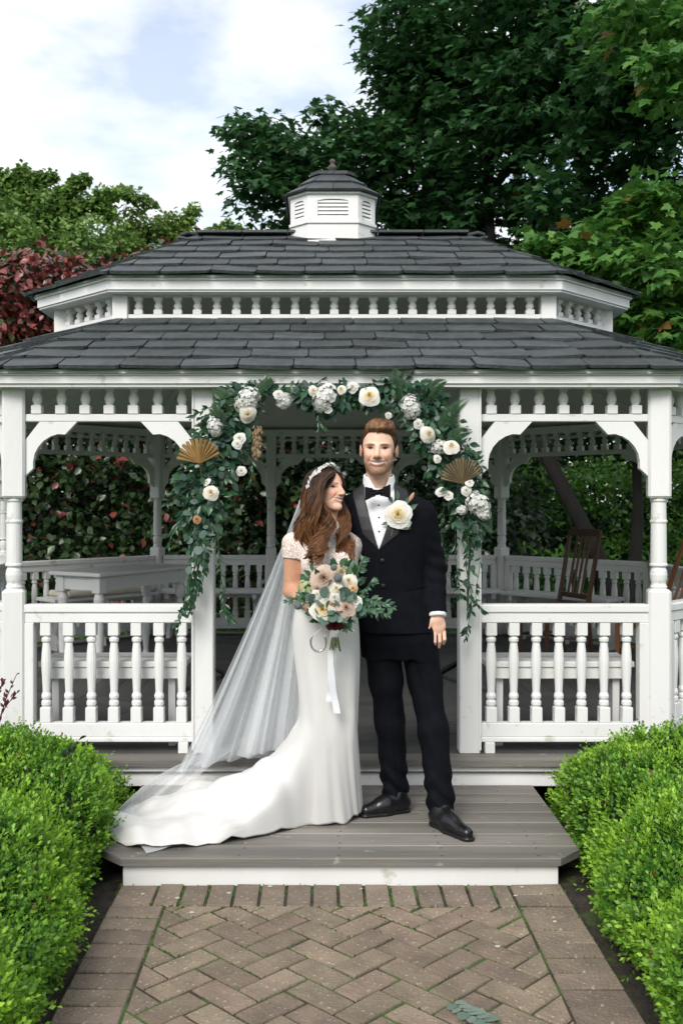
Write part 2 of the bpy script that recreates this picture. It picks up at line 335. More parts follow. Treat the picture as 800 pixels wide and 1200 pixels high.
def bay(a, b, rail=True, frieze=True, wa=.056, wb=.056, nb=None, brackets=True):
    """one opening between post centres a and b: balustrade below, spindle frieze and brackets above"""
    a, b = np.array(a, float), np.array(b, float); ln = np.linalg.norm(b - a); t = (b - a) / ln; an = math.atan2(t[1], t[0])
    x0, x1 = wa, ln - wb; nb = nb or max(2, round((x1 - x0) / .117) - 0); xs = [x0 + (x1 - x0) * (i + .5) / nb for i in range(nb)]
    place = lambda vf: xf(vf, an, (*a, 0))
    if rail:
        r = part('railing', place(join(box(x0, x1, -.038, .038, zRail0 + .05, zRail1, .007), box(x0, x1, -.030, .030, zRail0, zRail0 + .05, .004),
                                       box(x0, x1, -.028, .028, zRailB0 + .024, zRailB1, .004), box(x0, x1, -.033, .033, zRailB0, zRailB0 + .024, .004),
                                       box(x0 - .004, x0 + .05, -.034, .034, zRailB0, zRail0, .003) if wa > .055 else box(x0, x0 + .01, -.03, .03, zRailB0, zRail0),
                                       box(x1 - .05, x1 + .004, -.034, .034, zRailB0, zRail0, .003) if wb > .055 else box(x1 - .01, x1, -.03, .03, zRailB0, zRail0))), WHITE, gz_)
        xb0 = x0 + (.05 if wa > .055 else .005); xb1 = x1 - (.05 if wb > .055 else .005); n2 = max(2, round((xb1 - xb0) / .115))
        for i in range(n2):
            q = a + t * (xb0 + (xb1 - xb0) * (i + .5) / n2); inst('baluster', bal_me, r, (q[0], q[1], zBal), an)
        for xx in (x0 + .05, x1 - .05): part('rail_block', place(box(xx - .025, xx + .025, -.045, .02, ZF, zRailB0, .003)), WHITE, gz_)
    if frieze:
        r = part('frieze', place(join(box(x0, x1, -.022, .022, zFr0, zFr1, .004), box(x0, x1, -.026, .026, zFrT, zFrT + .05))), WHITE, gz_)
        for i in range(nb):
            q = a + t * xs[i]; inst('spindle', spi_me, r, (q[0], q[1], zFr1), an)
    if brackets:
        q = a + t * x0; inst('bracket', brk, gz_, (q[0], q[1], zFr0), an); q = a + t * x1; inst('bracket', brkm, gz_, (q[0], q[1], zFr0), an)
IN = .669
for s in (-1, 1):
    inst('post', post_sq, gz_, (s * IN, 0, 0)); part('post_trim', box(s * IN - .056 if s < 0 else s * IN + .045, s * IN - .045 if s < 0 else s * IN + .056, -.060, -.02, ZF + .02, zFrT, .002), WHITE, gz_)
bay(oc[0], (-IN, 0), wb=.052, nb=7); bay((IN, 0), oc[1], wa=.052, nb=7)
bay((-IN, 0), (IN, 0), rail=False, brackets=False, wa=.052, wb=.052, frieze=False)
bay(oc[1], oc[2]); bay(oc[7], oc[0])
for (a, b) in ((oc[2], oc[3]), (oc[6], oc[7])):
    m_ = (a + b) / 2; inst('post', post_t, gz_, (m_[0], m_[1], 0)); bay(a, m_, wb=.048); bay(m_, b, wa=.048)
bay(oc[3], oc[4]); bay(oc[5], oc[6])
RI = .555
for s in (-1, 1): inst('post', post_t, gz_, (s * RI, H8, 0))
bay(oc[4], (RI, H8), wb=.048); bay((RI, H8), (-RI, H8), wa=.048, wb=.048); bay((-RI, H8), oc[5], wa=.048)
# eaves, roofs
def frustum(u0, z0, u1, z1, thick=0.0):
    a, b = octo(u0), octo(u1); V = [(*p, z0) for p in a] + [(*p, z1) for p in b]
    return np.array(V), [(k, (k + 1) % 8, 8 + (k + 1) % 8, 8 + k) for k in range(8)]
def fascia(u, z0, z1, th, par, nm='fascia'):
    o1, o2 = octo(u), octo(u + th)
    for k in range(8):
        a, b, c, d = o1[k], o1[(k + 1) % 8], o2[(k + 1) % 8], o2[k]; V = [(*p, z) for z in (z0, z1) for p in (a, b, c, d)]
        part(nm, (V, [(3, 2, 1, 0), (4, 5, 6, 7), (0, 1, 5, 4), (1, 2, 6, 5), (2, 3, 7, 6), (3, 0, 4, 7)]), WHITE, par)
zE = zc(.640)
UW = .851; zU0 = zc(1.068); zU1 = zc(1.215); SL1 = (zU0 - zE) / (UW + .165)
FELT = M('roof_felt', (.018, .019, .02), rough=.95)
roof1 = part('lower_roof', frustum(-.163, zE - .022, .90, zE - .022 + SL1 * 1.063), WHITE, gz_); part('roof_felt', frustum(-.165, zE, .90, zE + SL1 * 1.065), FELT, roof1)
fascia(-.14, zc(.572), zc(.628), .03, roof1, 'fascia'); fascia(-.152, zc(.612), zc(.640), .02, roof1, 'cornice_moulding')
fascia(-.128, zc(.556), zc(.576), .10, roof1, 'soffit_board')
fascia(-.03, zFrT + .004, zc(.66), .06, roof1, 'wall_plate')
fascia(UW, zU0 - .05, zU0 + .028, .05, gz_, 'clerestory_sill'); fascia(UW, zU1 - .012, zU1 + .03, .05, gz_, 'clerestory_plate')
clere = part('clerestory', frustum(UW + .052, zU0 - .04, UW + .056, zU0 + .02), WHITE, gz_)
for p in octo(UW + .03): part('corner_post', xf(box(-.045, .045, -.045, .045, zU0 - .1, zU1 + .02, .004), 0, (*p, 0)), WHITE, clere)
ocu = octo(UW + .025); spi2_h = zU1 - zU0 - .04
spi2_me = mesh('spindle', *xf(spi, scale=np.array([.98, .98, spi2_h / SH])), WHITE)
for k in range(8):
    a, b = ocu[k], ocu[(k + 1) % 8]; ln = np.linalg.norm(b - a); t = (b - a) / ln; an = math.atan2(t[1], t[0]); n = round((ln - .1) / .115)
    for i in range(n):
        q = a + t * (.05 + (ln - .1) * (i + .5) / n); inst('spindle', spi2_me, clere, (q[0], q[1], zU0 + .028), an)
zE2 = zc(1.308); VT = 1.73; u2 = UW - .13; SL2 = (zc(1.79) - zE2) / (VT - u2)
roof2 = part('upper_roof', frustum(u2 + .002, zE2 - .022, VT, zc(1.79) - .022), WHITE, gz_); part('roof_felt', join(frustum(u2, zE2, VT, zc(1.79)), ([(*p, zc(1.79)) for p in octo(VT)], [tuple(range(8))])), FELT, roof2)
fascia(UW - .105, zc(1.222), zc(1.292), .03, roof2, 'fascia'); fascia(UW - .118, zc(1.276), zc(1.304), .02, roof2, 'cornice_moulding')
fascia(UW - .095, zc(1.210), zc(1.226), .12, roof2, 'soffit_board')
def slates(roof, u0, z0, u1, z1, rows, sw, faces, lip=.03):
    A, B = octo(u0 - lip), octo(u1); zl = z0 - lip * (z1 - z0) / (u1 - u0); stuffV = []
    for k in range(8):
        a, b = np.array([*A[k], zl]), np.array([*A[(k + 1) % 8], zl]); c, d = np.array([*B[(k + 1) % 8], z1]), np.array([*B[k], z1])
        ex = (b - a) / np.linalg.norm(b - a); m0 = (a + b) / 2; m1 = (c + d) / 2; ey = (m1 - m0) / np.linalg.norm(m1 - m0); nrm = np.cross(ex, ey)
        hb, ht, Ls = np.linalg.norm(b - a) / 2, np.linalg.norm(c - d) / 2, np.linalg.norm(m1 - m0); e = Ls / rows
        sx = (hb - ht) / Ls; nn = math.hypot(1, sx)
        planes = [(1 / nn, sx / nn, hb / nn + .004), (-1 / nn, sx / nn, hb / nn + .004), (0, 1, Ls)]
        for j in range(rows):
            x = -hb - sw * (rng.uniform(.2, .45) if j % 2 else rng.uniform(.6, .9)); y0 = j * e
            while x < hb:
                wv = sw * rng.uniform(.92, 1.08); g = .003; jy = rng.normal(0, .004)
                q = [(x + g + .016, y0 + jy), (x + wv / 2, y0 + jy - .003), (x + wv - g - .016, y0 + jy), (x + wv - g, y0 + jy + .016), (x + wv - g, y0 + e + .04), (x + g, y0 + e + .04), (x + g, y0 + jy + .016)]
                pl = clip_poly(q, planes); x += wv
                if len(pl) < 3 or area(pl) < 6e-4: continue
                th = rng.uniform(.011, .016); tl = rng.normal(0, .0025); cx = np.mean([p[0] for p in pl]); cyy = np.mean([p[1] for p in pl]); n = len(pl); Vt, Vb = [], []
                for px_, py_ in pl:
                    f = 1 - np.clip((py_ - y0) / (e + .04), 0, 1); hgt = .006 + .013 * f + tl * (px_ - cx) / sw * 2
                    base = m0 + ex * px_ + ey * py_; Vt.append(base + nrm * (hgt + .004 * f)); Vb.append(base + nrm * max(.001, hgt - th * f))
                V = np.array(Vb + Vt); Fc = [tuple(range(n, 2 * n)), tuple(reversed(range(n)))] + [(i, (i + 1) % n, n + (i + 1) % n, n + i) for i in range(n)]
                if k in faces:
                    o0 = m0 + ex * cx + ey * cyy; inst('slate', mesh('slate', V - o0, Fc, SLATE), roof, o0)
                else: stuffV.append((V, Fc))
    if stuffV: setp(part('slate_courses', join(*stuffV), SLATE, roof), kind='stuff')
slates(roof1, -.165, zE + .004, UW, zU0 - .002, 6, .285, (7, 0, 1))
slates(roof2, u2, zE2 + .002, VT, zc(1.79), 6, .285, (7, 0, 1))
# ridge slates round the flat top
ot = octo(VT)
for k in range(8):
    a, b = ot[k], ot[(k + 1) % 8]; ln = np.linalg.norm(b - a); an = math.atan2(*(b - a)[::-1]); n = max(1, round(ln / .3))
    for i in range(n): part('ridge_slate', xf(box(ln * i / n + .002, ln * (i + 1) / n - .002, -.09, .12, zc(1.79) + .003, zc(1.79) + .022, .003), an, (*a, 0)), SLATE, roof2)
# cupola
CYC = 1.93
def cocto(dx, dy, c):   # half front width, half depth(front), chamfer
    return [np.array(p) for p in ((-dx, CYC - dy), (dx, CYC - dy), (dx + c, CYC - dy + c), (dx + c, CYC + dy - c), (dx, CYC + dy), (-dx, CYC + dy), (-dx - c, CYC + dy - c), (-dx - c, CYC - dy + c))]
def cpris(o, z0, z1): return np.array([(*p, z0) for p in o] + [(*p, z1) for p in o]), [tuple(reversed(range(8))), tuple(range(8, 16))] + [(k, (k + 1) % 8, 8 + (k + 1) % 8, 8 + k) for k in range(8)]
c0 = cocto(.166, .375, .119)
cup = part('cupola', cpris(c0, zc(1.60), zc(1.832)), WHITE, gz_); part('moulding', cpris(cocto(.172, .385, .123), zc(1.832), zc(1.85)), WHITE, cup)
zl0, zl1 = zc(1.85), zc(2.026)
DARKIN = M('cupola_inside', (.02, .02, .022), rough=.9)
part('inner_lining', cpris(cocto(.15, .345, .11), zl0, zl1), DARKIN, cup)
for k in range(8):
    a, b = c0[k], c0[(k + 1) % 8]; ln = np.linalg.norm(b - a); t = (b - a) / ln; an = math.atan2(t[1], t[0]); inw = .16 * ln + .012
    # frame with an arched head round the louvre opening
    zt = zl1 - .032; top = [(inw + (ln - 2 * inw) * i / 8, zt - .012 * (abs(i - 4) / 4) ** 3) for i in range(9)]
    part('louvre_frame', xf(join(prism([(0, zl0), (inw, zl0), (inw, zt - .012)] + top[1:4] + [top[4], (ln / 2, zl1), (0, zl1)], 0, .02), prism([(ln, zl0), (ln, zl1), (ln / 2, zl1), top[4]] + top[5:8] + [(ln - inw, zt - .012), (ln - inw, zl0)], 0, .02), box(inw - .002, ln - inw + .002, 0.001, .02, zl0, zl0 + .016)), an, (*a, 0)), WHITE, cup)
    for i in range(5):
        z = zl0 + .016 + i * .0255; V, Fc = box(inw - .004, ln - inw + .004, .0, .022, 0, .0215, .002); V[:, 1] += .002 + .010 * (V[:, 2] / .0215); V[:, 2] += z + .0015
        part('louvre_slat', xf((V, Fc), an, (*a, 0)), WHITE, cup)
part('eave_moulding', cpris(cocto(.176, .392, .126), zl1, zl1 + .016), WHITE, cup)
e0, e1, e2 = cocto(.186, .408, .130), cocto(.128, .27, .09), cocto(.072, .14, .05); zr = [zl1 + .012, zl1 + .105, zl1 + .205]
croof = part('cupola_roof', (np.vstack([cpris(e0, zr[0], zr[0])[0][:8], [(*p, zr[2]) for p in e2]]), [(k, (k + 1) % 8, 8 + (k + 1) % 8, 8 + k) for k in range(8)] + [tuple(range(8, 16))]), DARKIN, cup)
for (p0, z0, p1, z1, up, sp) in ((e0, zr[0], e1, zr[1], .004, 2), (e1, zr[1] - .004, e2, zr[2], .010, 1)):
    for k in range(8):
        a, b, c, d = [np.array([*q, z]) for q, z in ((p0[k], z0), (p0[(k + 1) % 8], z0), (p1[(k + 1) % 8], z1), (p1[k], z1))]
        m = sp if k in (0, 4, 2, 6) else 1; nr = np.cross(b - a, d - a); nr /= np.linalg.norm(nr)
        for i in range(m):
            t0, t1 = i / m + .006, (i + 1) / m - .006; q = [a + (b - a) * t0, a + (b - a) * t1, d + (c - d) * t1, d + (c - d) * t0]
            V = np.array([v + nr * .001 for v in q] + [q[0] + nr * (up + .012), q[1] + nr * (up + .012), q[2] + nr * .006, q[3] + nr * .006])
            part('slate', (V, [(4, 5, 6, 7), (0, 1, 5, 4), (1, 2, 6, 5), (2, 3, 7, 6), (3, 0, 4, 7)]), SLATE, cup)
part('cap', cpris(cocto(.098, .17, .055), zr[2] - .004, zr[2] + .018), SLATE, cup)
FIN = M('weathered_finial', (.10, .09, .075), (.05, .05, .045), scale=30, rough=.8, bump=.5)
zf = zr[2] + .018
part('finial', xf(lathe([(.034, 0), (.034, .012), (.02, .02), (.014, .03), (.022, .042), (.034, .058), (.037, .072), (.03, .086), (.018, .094), (.014, .1), (.022, .112), (.026, .124), (.02, .138), (.006, .146)], 14), 0, (0, CYC - .05, zf), np.array([.85, .85, .82])), FIN, cup, smooth=True)
# ceiling rafters, tie beams (seen under the roof from outside)
for k, p in enumerate(octo(-.05)):
    q = octo(VT)[k]; part('rafter', tube([(*p, zE + .02), (*octo(.9)[k], zE + .02 + .442 * .95 - .03)], .035, 4), WHITE, gz_)
for xx in (-IN, IN): part('tie_beam', box(xx - .03, xx + .03, .06, H8 - .06, zFrT + .03, zFrT + .1, .004), WHITE, gz_) if False else None
# ------------------------------------------------------------------ furniture inside the gazebo
WOOD = M('brown_wood', (.105, .045, .020), (.065, .027, .013), scale=8, rough=.4, bump=.15, bscale=40, stretch=(1, 1, .15))
WOOD2 = M('orange_wood', (.30, .125, .045), (.21, .085, .03), scale=8, rough=.4, bump=.15, bscale=40, stretch=(1, 1, .15))
CUSH = M('cream_cushion', (.60, .55, .46), (.54, .49, .40), scale=14, rough=.9, bump=.3, bscale=200)
def bench(a, b, label, x0=.1, x1=.1):
    a, b = np.array(a, float), np.array(b, float); ln = np.linalg.norm(b - a); t = (b - a) / ln; an = math.atan2(t[1], t[0])
    e = empty('bench', (*(a + t * ln / 2), ZF), label, 'bench', 'white benches built along the gazebo railing'); zs = ZF + .415
    pl = lambda vf: xf(vf, an, (*a, 0))
    for k in range(3): part('seat_slat', pl(box(x0, ln - x1, .065 + k * .105, .065 + k * .105 + .1, zs, zs + .03, .004)), WHITE, e)
    part('apron', pl(box(x0 + .03, ln - x1 - .03, .075, .095, zs - .06, zs - .001, .003)), WHITE, e)
    n = max(2, round((ln - .2) / .75) + 1)
    for i in range(n):
        x = x0 + .06 + (ln - x0 - x1 - .16) * i / (n - 1)
        poly = [(.11, zs - .001), (.345, zs - .001), (.345, zs - .05), (.27, zs - .1), (.225, zs - .19), (.23, zs - .29), (.29, zs - .36), (.30, ZF), (.12, ZF)]
        V, Fc = prism(poly, x, x + .035); V = V[:, [1, 0, 2]]; part('support', pl((V, [f[::-1] for f in Fc])), WHITE, e)
    return e
bench(oc[0], (-IN, 0), 'white slatted bench behind front railing on the side of the white table')
bench((IN, 0), oc[1], 'white slatted bench behind front railing on the side of the brown chair')
bench(oc[3], oc[4], 'white bench along angled rear railing behind the brown slat-back chair', .25, .25)
lb = bench(oc[5], oc[6], 'white bench with cream cushion along angled rear railing behind the white table', .25, .25)
bench((RI, H8), (-RI, H8), 'white bench along the middle of the rear railing behind the couple', .06, .06)
bench((-RI, H8), oc[5], 'white bench along rear railing behind the veil', .06, .06); bench(oc[4], (RI, H8), 'white bench along rear railing behind the hanging vine', .06, .06)
a, b = oc[5], oc[6]; t = (b - a) / np.linalg.norm(b - a); an = math.atan2(t[1], t[0])
V, Fc = box(.28, 1.2, .07, .40, ZF + .446, ZF + .50, .018); setp(part('bench_cushion', xf((V, Fc), an, (*a, 0)), CUSH), 'flat cream seat cushion lying on the rear bench behind the white table', 'cushion')
# table
tb = empty('table', (-1.55, 2.6, ZF), 'white painted table with turned legs standing inside the gazebo', 'table')
td = np.array([.5, .866]); ts = np.array([-.866, .5]); tn = np.array([-1.64, 1.98]); TL, TW, TH = 1.08, .5, ZF + .755; an = math.atan2(td[1], td[0])
pl = lambda vf: xf(vf, an, (*tn, 0))
part('table_top', pl(box(0, TL, 0, TW, TH - .03, TH, .006)), WHITE, tb)
part('apron', pl(join(box(.08, TL - .08, .05, .07, TH - .13, TH - .031), box(.08, TL - .08, TW - .07, TW - .05, TH - .13, TH - .031), box(.05, .07, .08, TW - .08, TH - .13, TH - .031), box(TL - .07, TL - .05, .08, TW - .08, TH - .13, TH - .031))), WHITE, tb)
leg = join(box(-.038, .038, -.038, .038, TH - .15, TH - .031, .004), lathe([(.02, ZF), (.026, ZF + .03), (.02, ZF + .06), (.03, ZF + .2), (.034, ZF + .35), (.026, ZF + .46), (.02, ZF + .49), (.036, ZF + .52), (.04, ZF + .56), (.03, ZF + .595), (.03, TH - .14)], 14))
for x in (.075, TL - .075):
    for y in (.075, TW - .075): part('leg', pl(xf(leg, 0, (x, y, 0))), WHITE, tb)
def chair(loc, face, m, label, lean=.16, H=1.03, sh=.46):
    e = empty('chair', (*loc, ZF), label, 'chair', 'wooden dining chairs in the gazebo'); an = math.atan2(face[1], face[0]) + pi / 2   # local -y is the front
    pl = lambda vf: xf(vf, an, (*loc, ZF)); by = lambda z: .19 + max(0, z - sh) * lean / .5
    part('seat', pl(box(-.21, .21, -.21, .2, sh - .035, sh, .008)), m, e)
    part('apron', pl(join(box(-.18, .18, -.19, -.172, sh - .09, sh - .036), box(-.19, -.172, -.17, .17, sh - .09, sh - .036), box(.172, .19, -.17, .17, sh - .09, sh - .036))), m, e)
    for s in (-1, 1):
        part('leg', pl(tube([(s * .185, -.185, 0), (s * .185, -.185, sh - .036)], [.017, .024], 4)), m, e)
        part('back_post', pl(tube([(s * .185, .24, 0), (s * .185, .19, sh - .1), (s * .188, by(sh), sh), (s * .195, by(H), H)], [.016, .022, .022, .018], 6)), m, e)
    V, Fc = box(-.2, .2, by(H) - .012, by(H) + .012, H - .045, H + .01, .005); part('top_rail', pl((V, Fc)), m, e)
    V, Fc = box(-.185, .185, by(sh + .05) - .01, by(sh + .05) + .01, sh + .03, sh + .07, .004); part('lower_rail', pl((V, Fc)), m, e)
    for x in (-.085, -.028, .028, .085): part('back_slat', pl(tube([(x, by(sh + .05), sh + .06), (x, by(H - .03), H - .04)], .013, 4)), m, e)
    part('stretcher', pl(tube([(-.185, -.02, .2), (.185, -.02, .2)], .011, 6)), m, e)
    for s in (-1, 1): part('stretcher', pl(tube([(s * .185, -.185, .2), (s * .185, .21, .2)], .011, 6)), m, e)
chair((1.76, 2.85), (-.93, -.37), WOOD, 'dark brown wooden dining chair with tall slatted back inside the gazebo', lean=.10)
chair((2.30, 2.05), (-.95, -.3), WOOD2, 'orange brown wooden dining chair close to the gazebo corner post', lean=.2)
# ------------------------------------------------------------------ foliage
def leafmat(name, rough=.5, trans=.3, spec=.4):
    m = bpy.data.materials.new(name); m.use_nodes = True; t = m.node_tree; b = t.nodes['Principled BSDF']; L = t.links.new
    b.inputs['Roughness'].default_value = rough; b.inputs['Specular IOR Level'].default_value = spec
    a = N(t, 'ShaderNodeAttribute', attribute_name='col'); no = N(t, 'ShaderNodeTexNoise'); no.inputs['Scale'].default_value = 40; tcn = N(t, 'ShaderNodeTexCoord'); L(tcn.outputs['Object'], no.inputs['Vector'])
    mr = N(t, 'ShaderNodeMapRange'); mr.inputs[3].default_value = .8; mr.inputs[4].default_value = 1.2; L(no.outputs['Fac'], mr.inputs[0])
    hs = N(t, 'ShaderNodeHueSaturation'); L(a.outputs['Color'], hs.inputs['Color']); L(mr.outputs[0], hs.inputs['Value']); L(hs.outputs[0], b.inputs['Base Color'])
    tr = N(t, 'ShaderNodeBsdfTranslucent'); L(hs.outputs[0], tr.inputs['Color']); ms = N(t, 'ShaderNodeMixShader'); ms.inputs[0].default_value = trans
    o = t.nodes['Material Output']; L(b.outputs[0], ms.inputs[1]); L(tr.outputs[0], ms.inputs[2]); L(ms.outputs[0], o.inputs['Surface'])
    return m
LEAF = leafmat('leaf', .45, .35, .4); GLOSSY = leafmat('glossy_leaf', .33, .15, .5); PETAL = leafmat('petal', .6, .35, .2)
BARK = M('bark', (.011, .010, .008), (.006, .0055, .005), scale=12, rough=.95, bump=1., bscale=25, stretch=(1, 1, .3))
STEM = M('green_stem', (.06, .09, .03), (.04, .06, .02), rough=.7); TWIG = M('red_twig', (.11, .035, .03), (.07, .03, .02), rough=.7)
# templates: x across, y along, z normal
T_RHOMB = (np.array([(0, 0, 0), (.5, .5, .10), (0, 1, -.05), (-.5, .5, .10)]), np.array([(0, 1, 2, 3)]))
T_LEAF = (np.array([(0, 0, 0), (.34, .28, .06), (.42, .55, .05), (0, 1, -.12), (-.42, .55, .05), (-.34, .28, .06), (0, .5, -.02)]), np.array([(0, 1, 6), (1, 2, 6), (2, 3, 6), (6, 3, 4), (6, 4, 5), (6, 5, 0)]))
T_ROUND = (np.array([(0, 0, 0), (.36, .15, .03), (.5, .5, .06), (.3, .88, .0), (0, 1, -.06), (-.3, .88, 0), (-.5, .5, .06), (-.36, .15, .03)]), np.array([(0, 1, 2, 3, 4, 5, 6, 7)]))
_mp = [(0, 0), (.16, .10), (.50, .02), (.40, .24), (.62, .52), (.34, .50), (.24, .58), (.18, .78), (0, 1.0)]
_mo = _mp + [(-x, y) for x, y in _mp[-2:0:-1]]
T_MAPLE = (np.array([(0, .36, -.03)] + [(x, y, -.10 * (x * x + (y - .4) ** 2) * 1.2 + .03 * (i % 2)) for i, (x, y) in enumerate(_mo)]), np.array([(0, 1 + i, 1 + (i + 1) % len(_mo)) for i in range(len(_mo))]))
def unit(v): return v / (np.linalg.norm(v, axis=-1, keepdims=True) + 1e-9)
def leaves(T, pos, d, n, s, col, wid=1.0):
    """leaf of template T at every pos, pointing along d, facing n, length s, per-leaf colour"""
    tv, tf = T; m = len(pos); d = unit(d); x = unit(np.cross(d, n)); n = np.cross(x, d); s = np.broadcast_to(np.asarray(s, float), (m,))
    V = pos[:, None, :] + s[:, None, None] * (tv[None, :, 0, None] * wid * x[:, None, :] + tv[None, :, 1, None] * d[:, None, :] + tv[None, :, 2, None] * n[:, None, :])
    Fc = (tf[None] + (np.arange(m) * len(tv))[:, None, None]).reshape(-1, tf.shape[1])
    return V.reshape(-1, 3), Fc, np.repeat(col, len(tv), axis=0)
def cat(ls):
    Vs, Fs, Cs, n = [], [], [], 0
    for V, Fc, C in ls: Vs.append(V); Fs.append(Fc + n); Cs.append(C); n += len(V)
    return np.vstack(Vs), np.vstack(Fs), np.vstack(Cs)
def lpart(name, vfc, mat, parent, kind='stuff', smooth=False):
    o = part(name, (vfc[0], vfc[1]), mat, parent, smooth, col=vfc[2])
    if kind: o['kind'] = kind
    return o
def mixc(c1, c2, t): return np.asarray(c1)[None] * (1 - t[:, None]) + np.asarray(c2)[None] * t[:, None]
def rnd(m): return unit(rng.normal(size=(m, 3)))
def clumps(T, cs, per, R, size, colf, flat=.45, up=.7, wid=1., droop=.25):
    """leaves gathered into flattened clumps round the points cs"""
    m = len(cs) * per; c = np.repeat(cs, per, axis=0); off = rnd(m) * (rng.uniform(0, 1, (m, 1)) ** .45) * np.repeat(R, per)[:, None]; off[:, 2] *= flat
    off[:, 2] -= droop * (off[:, 0] ** 2 + off[:, 1] ** 2) / np.repeat(R, per)
    pos = c + off; d = unit(off * np.array([1, 1, .3]) + rnd(m) * .5 * np.repeat(R, per)[:, None]); d[:, 2] -= .35
    n = unit(np.array([0, 0, up]) + rnd(m) * .55 + unit(off) * .25)
    return leaves(T, pos, d, n, size * rng.uniform(.65, 1.2, m), colf(m, off, np.repeat(np.arange(len(cs)), per)), wid)
def blobpts(bl):
    out = []
    for px, py, d, rx, ry, rd, cnt in bl:
        c = P(px, py, d); r = np.array([rx * d / F, rd, ry * d / F]); v = rnd(cnt) * (rng.uniform(.15, 1, (cnt, 1)) ** .5); out.append(c + v * r)
    return np.vstack(out)
# --- big maple behind the gazebo
tree = empty('maple_tree', (3.75, 7.4, 0), 'tall dark green maple tree with leaning trunk spreading above the gazebo roof', 'tree')
def limb(pts, r0, r1, n=14): return tube(spline(pts, n), np.linspace(r0, r1, n), 9)
trk = [limb([(3.75, 7.4, -.1), (3.35, 7.45, .9), (2.75, 7.5, 2.1), (2.3, 7.6, 3.4), (2.1, 8, 5.5), (2.4, 8.2, 8.5)], .11, .06, 20)]
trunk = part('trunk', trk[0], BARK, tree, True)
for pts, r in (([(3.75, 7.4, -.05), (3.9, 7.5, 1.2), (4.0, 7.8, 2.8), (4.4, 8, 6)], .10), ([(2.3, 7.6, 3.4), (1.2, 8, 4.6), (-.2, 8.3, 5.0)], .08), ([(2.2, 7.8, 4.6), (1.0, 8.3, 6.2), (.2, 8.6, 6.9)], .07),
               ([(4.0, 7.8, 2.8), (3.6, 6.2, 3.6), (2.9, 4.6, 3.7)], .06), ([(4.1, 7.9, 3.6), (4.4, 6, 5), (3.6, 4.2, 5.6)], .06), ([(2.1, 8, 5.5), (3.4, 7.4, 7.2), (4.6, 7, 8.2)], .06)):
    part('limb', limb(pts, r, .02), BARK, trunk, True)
bl = [(560, 170, 13.5, 120, 120, 1.5, 70), (650, 120, 12.5, 130, 120, 1.5, 80), (480, 215, 14, 90, 55, 1.2, 42), (405, 170, 14, 60, 42, 1.0, 24), (318, 195, 14, 40, 62, .8, 26), (300, 150, 14, 32, 16, .6, 6), (355, 230, 14, 60, 40, .8, 24),
      (500, 100, 13.5, 60, 60, 1.2, 26), (470, 130, 13.8, 30, 60, .8, 14), (520, 30, 13, 80, 55, 1.3, 34), (720, 180, 11.5, 110, 120, 1.3, 60), (770, 40, 10.5, 90, 80, 1., 34), (640, 20, 12, 110, 60, 1.3, 40), (600, 270, 13.5, 120, 42, 1.3, 40), (500, 262, 14.5, 60, 25, .8, 12),
      (800, 300, 11, 80, 110, 1., 40), (720, 330, 11.5, 90, 60, 1., 34), (460, 50, 13.6, 22, 50, .6, 8), (690, 488, 13, 110, 18, .8, 18), (820, 470, 12, 80, 50, .9, 20), (740, 420, 12.5, 80, 50, .8, 26), (960, 150, 11.5, 160, 190, 1.8, 80), (980, 380, 10.5, 130, 120, 1.5, 46), (600, -110, 12.5, 190, 90, 1.8, 70), (850, -60, 11, 140, 110, 1.6, 50)]
cs = blobpts(bl)
def mcol(m, off, ci):
    base = mixc((.024, .080, .030), (.055, .145, .040), rng.uniform(0, 1, m)); young = rng.uniform(0, 1, len(cs))[ci]
    warm = (young > .93) & (off[:, 2] > 0) & (rng.uniform(0, 1, m) > .85); base[warm] = (.15, .12, .03)
    return base
crown = lpart('crown', clumps(T_MAPLE, cs, 56, rng.uniform(.32, .58, len(cs)), .122, mcol, flat=.42, up=.9), LEAF, tree)
# nearer, brighter boughs at the right
bl = [(765, 330, 8.4, 60, 60, .5, 30), (700, 300, 8.6, 70, 26, .5, 20), (640, 292, 8.8, 34, 8, .25, 7), (770, 240, 8.6, 50, 30, .5, 14), (790, 60, 8.2, 45, 60, .4, 18), (745, 400, 9.0, 40, 22, .4, 8), (790, 420, 8.2, 30, 40, .4, 8), (740, 25, 8.6, 40, 28, .4, 8)]
cs2 = blobpts(bl)
lpart('low_boughs', clumps(T_MAPLE, cs2, 36, rng.uniform(.2, .36, len(cs2)), .108, lambda m, o, ci: np.where((rng.uniform(0, 1, len(cs2))[ci] > .86)[:, None] & (rng.uniform(0, 1, m) > .86)[:, None], np.array([[.17, .10, .025]]), mixc((.04, .14, .028), (.11, .24, .04), rng.uniform(0, 1, m))), flat=.45, up=.9), LEAF, tree)
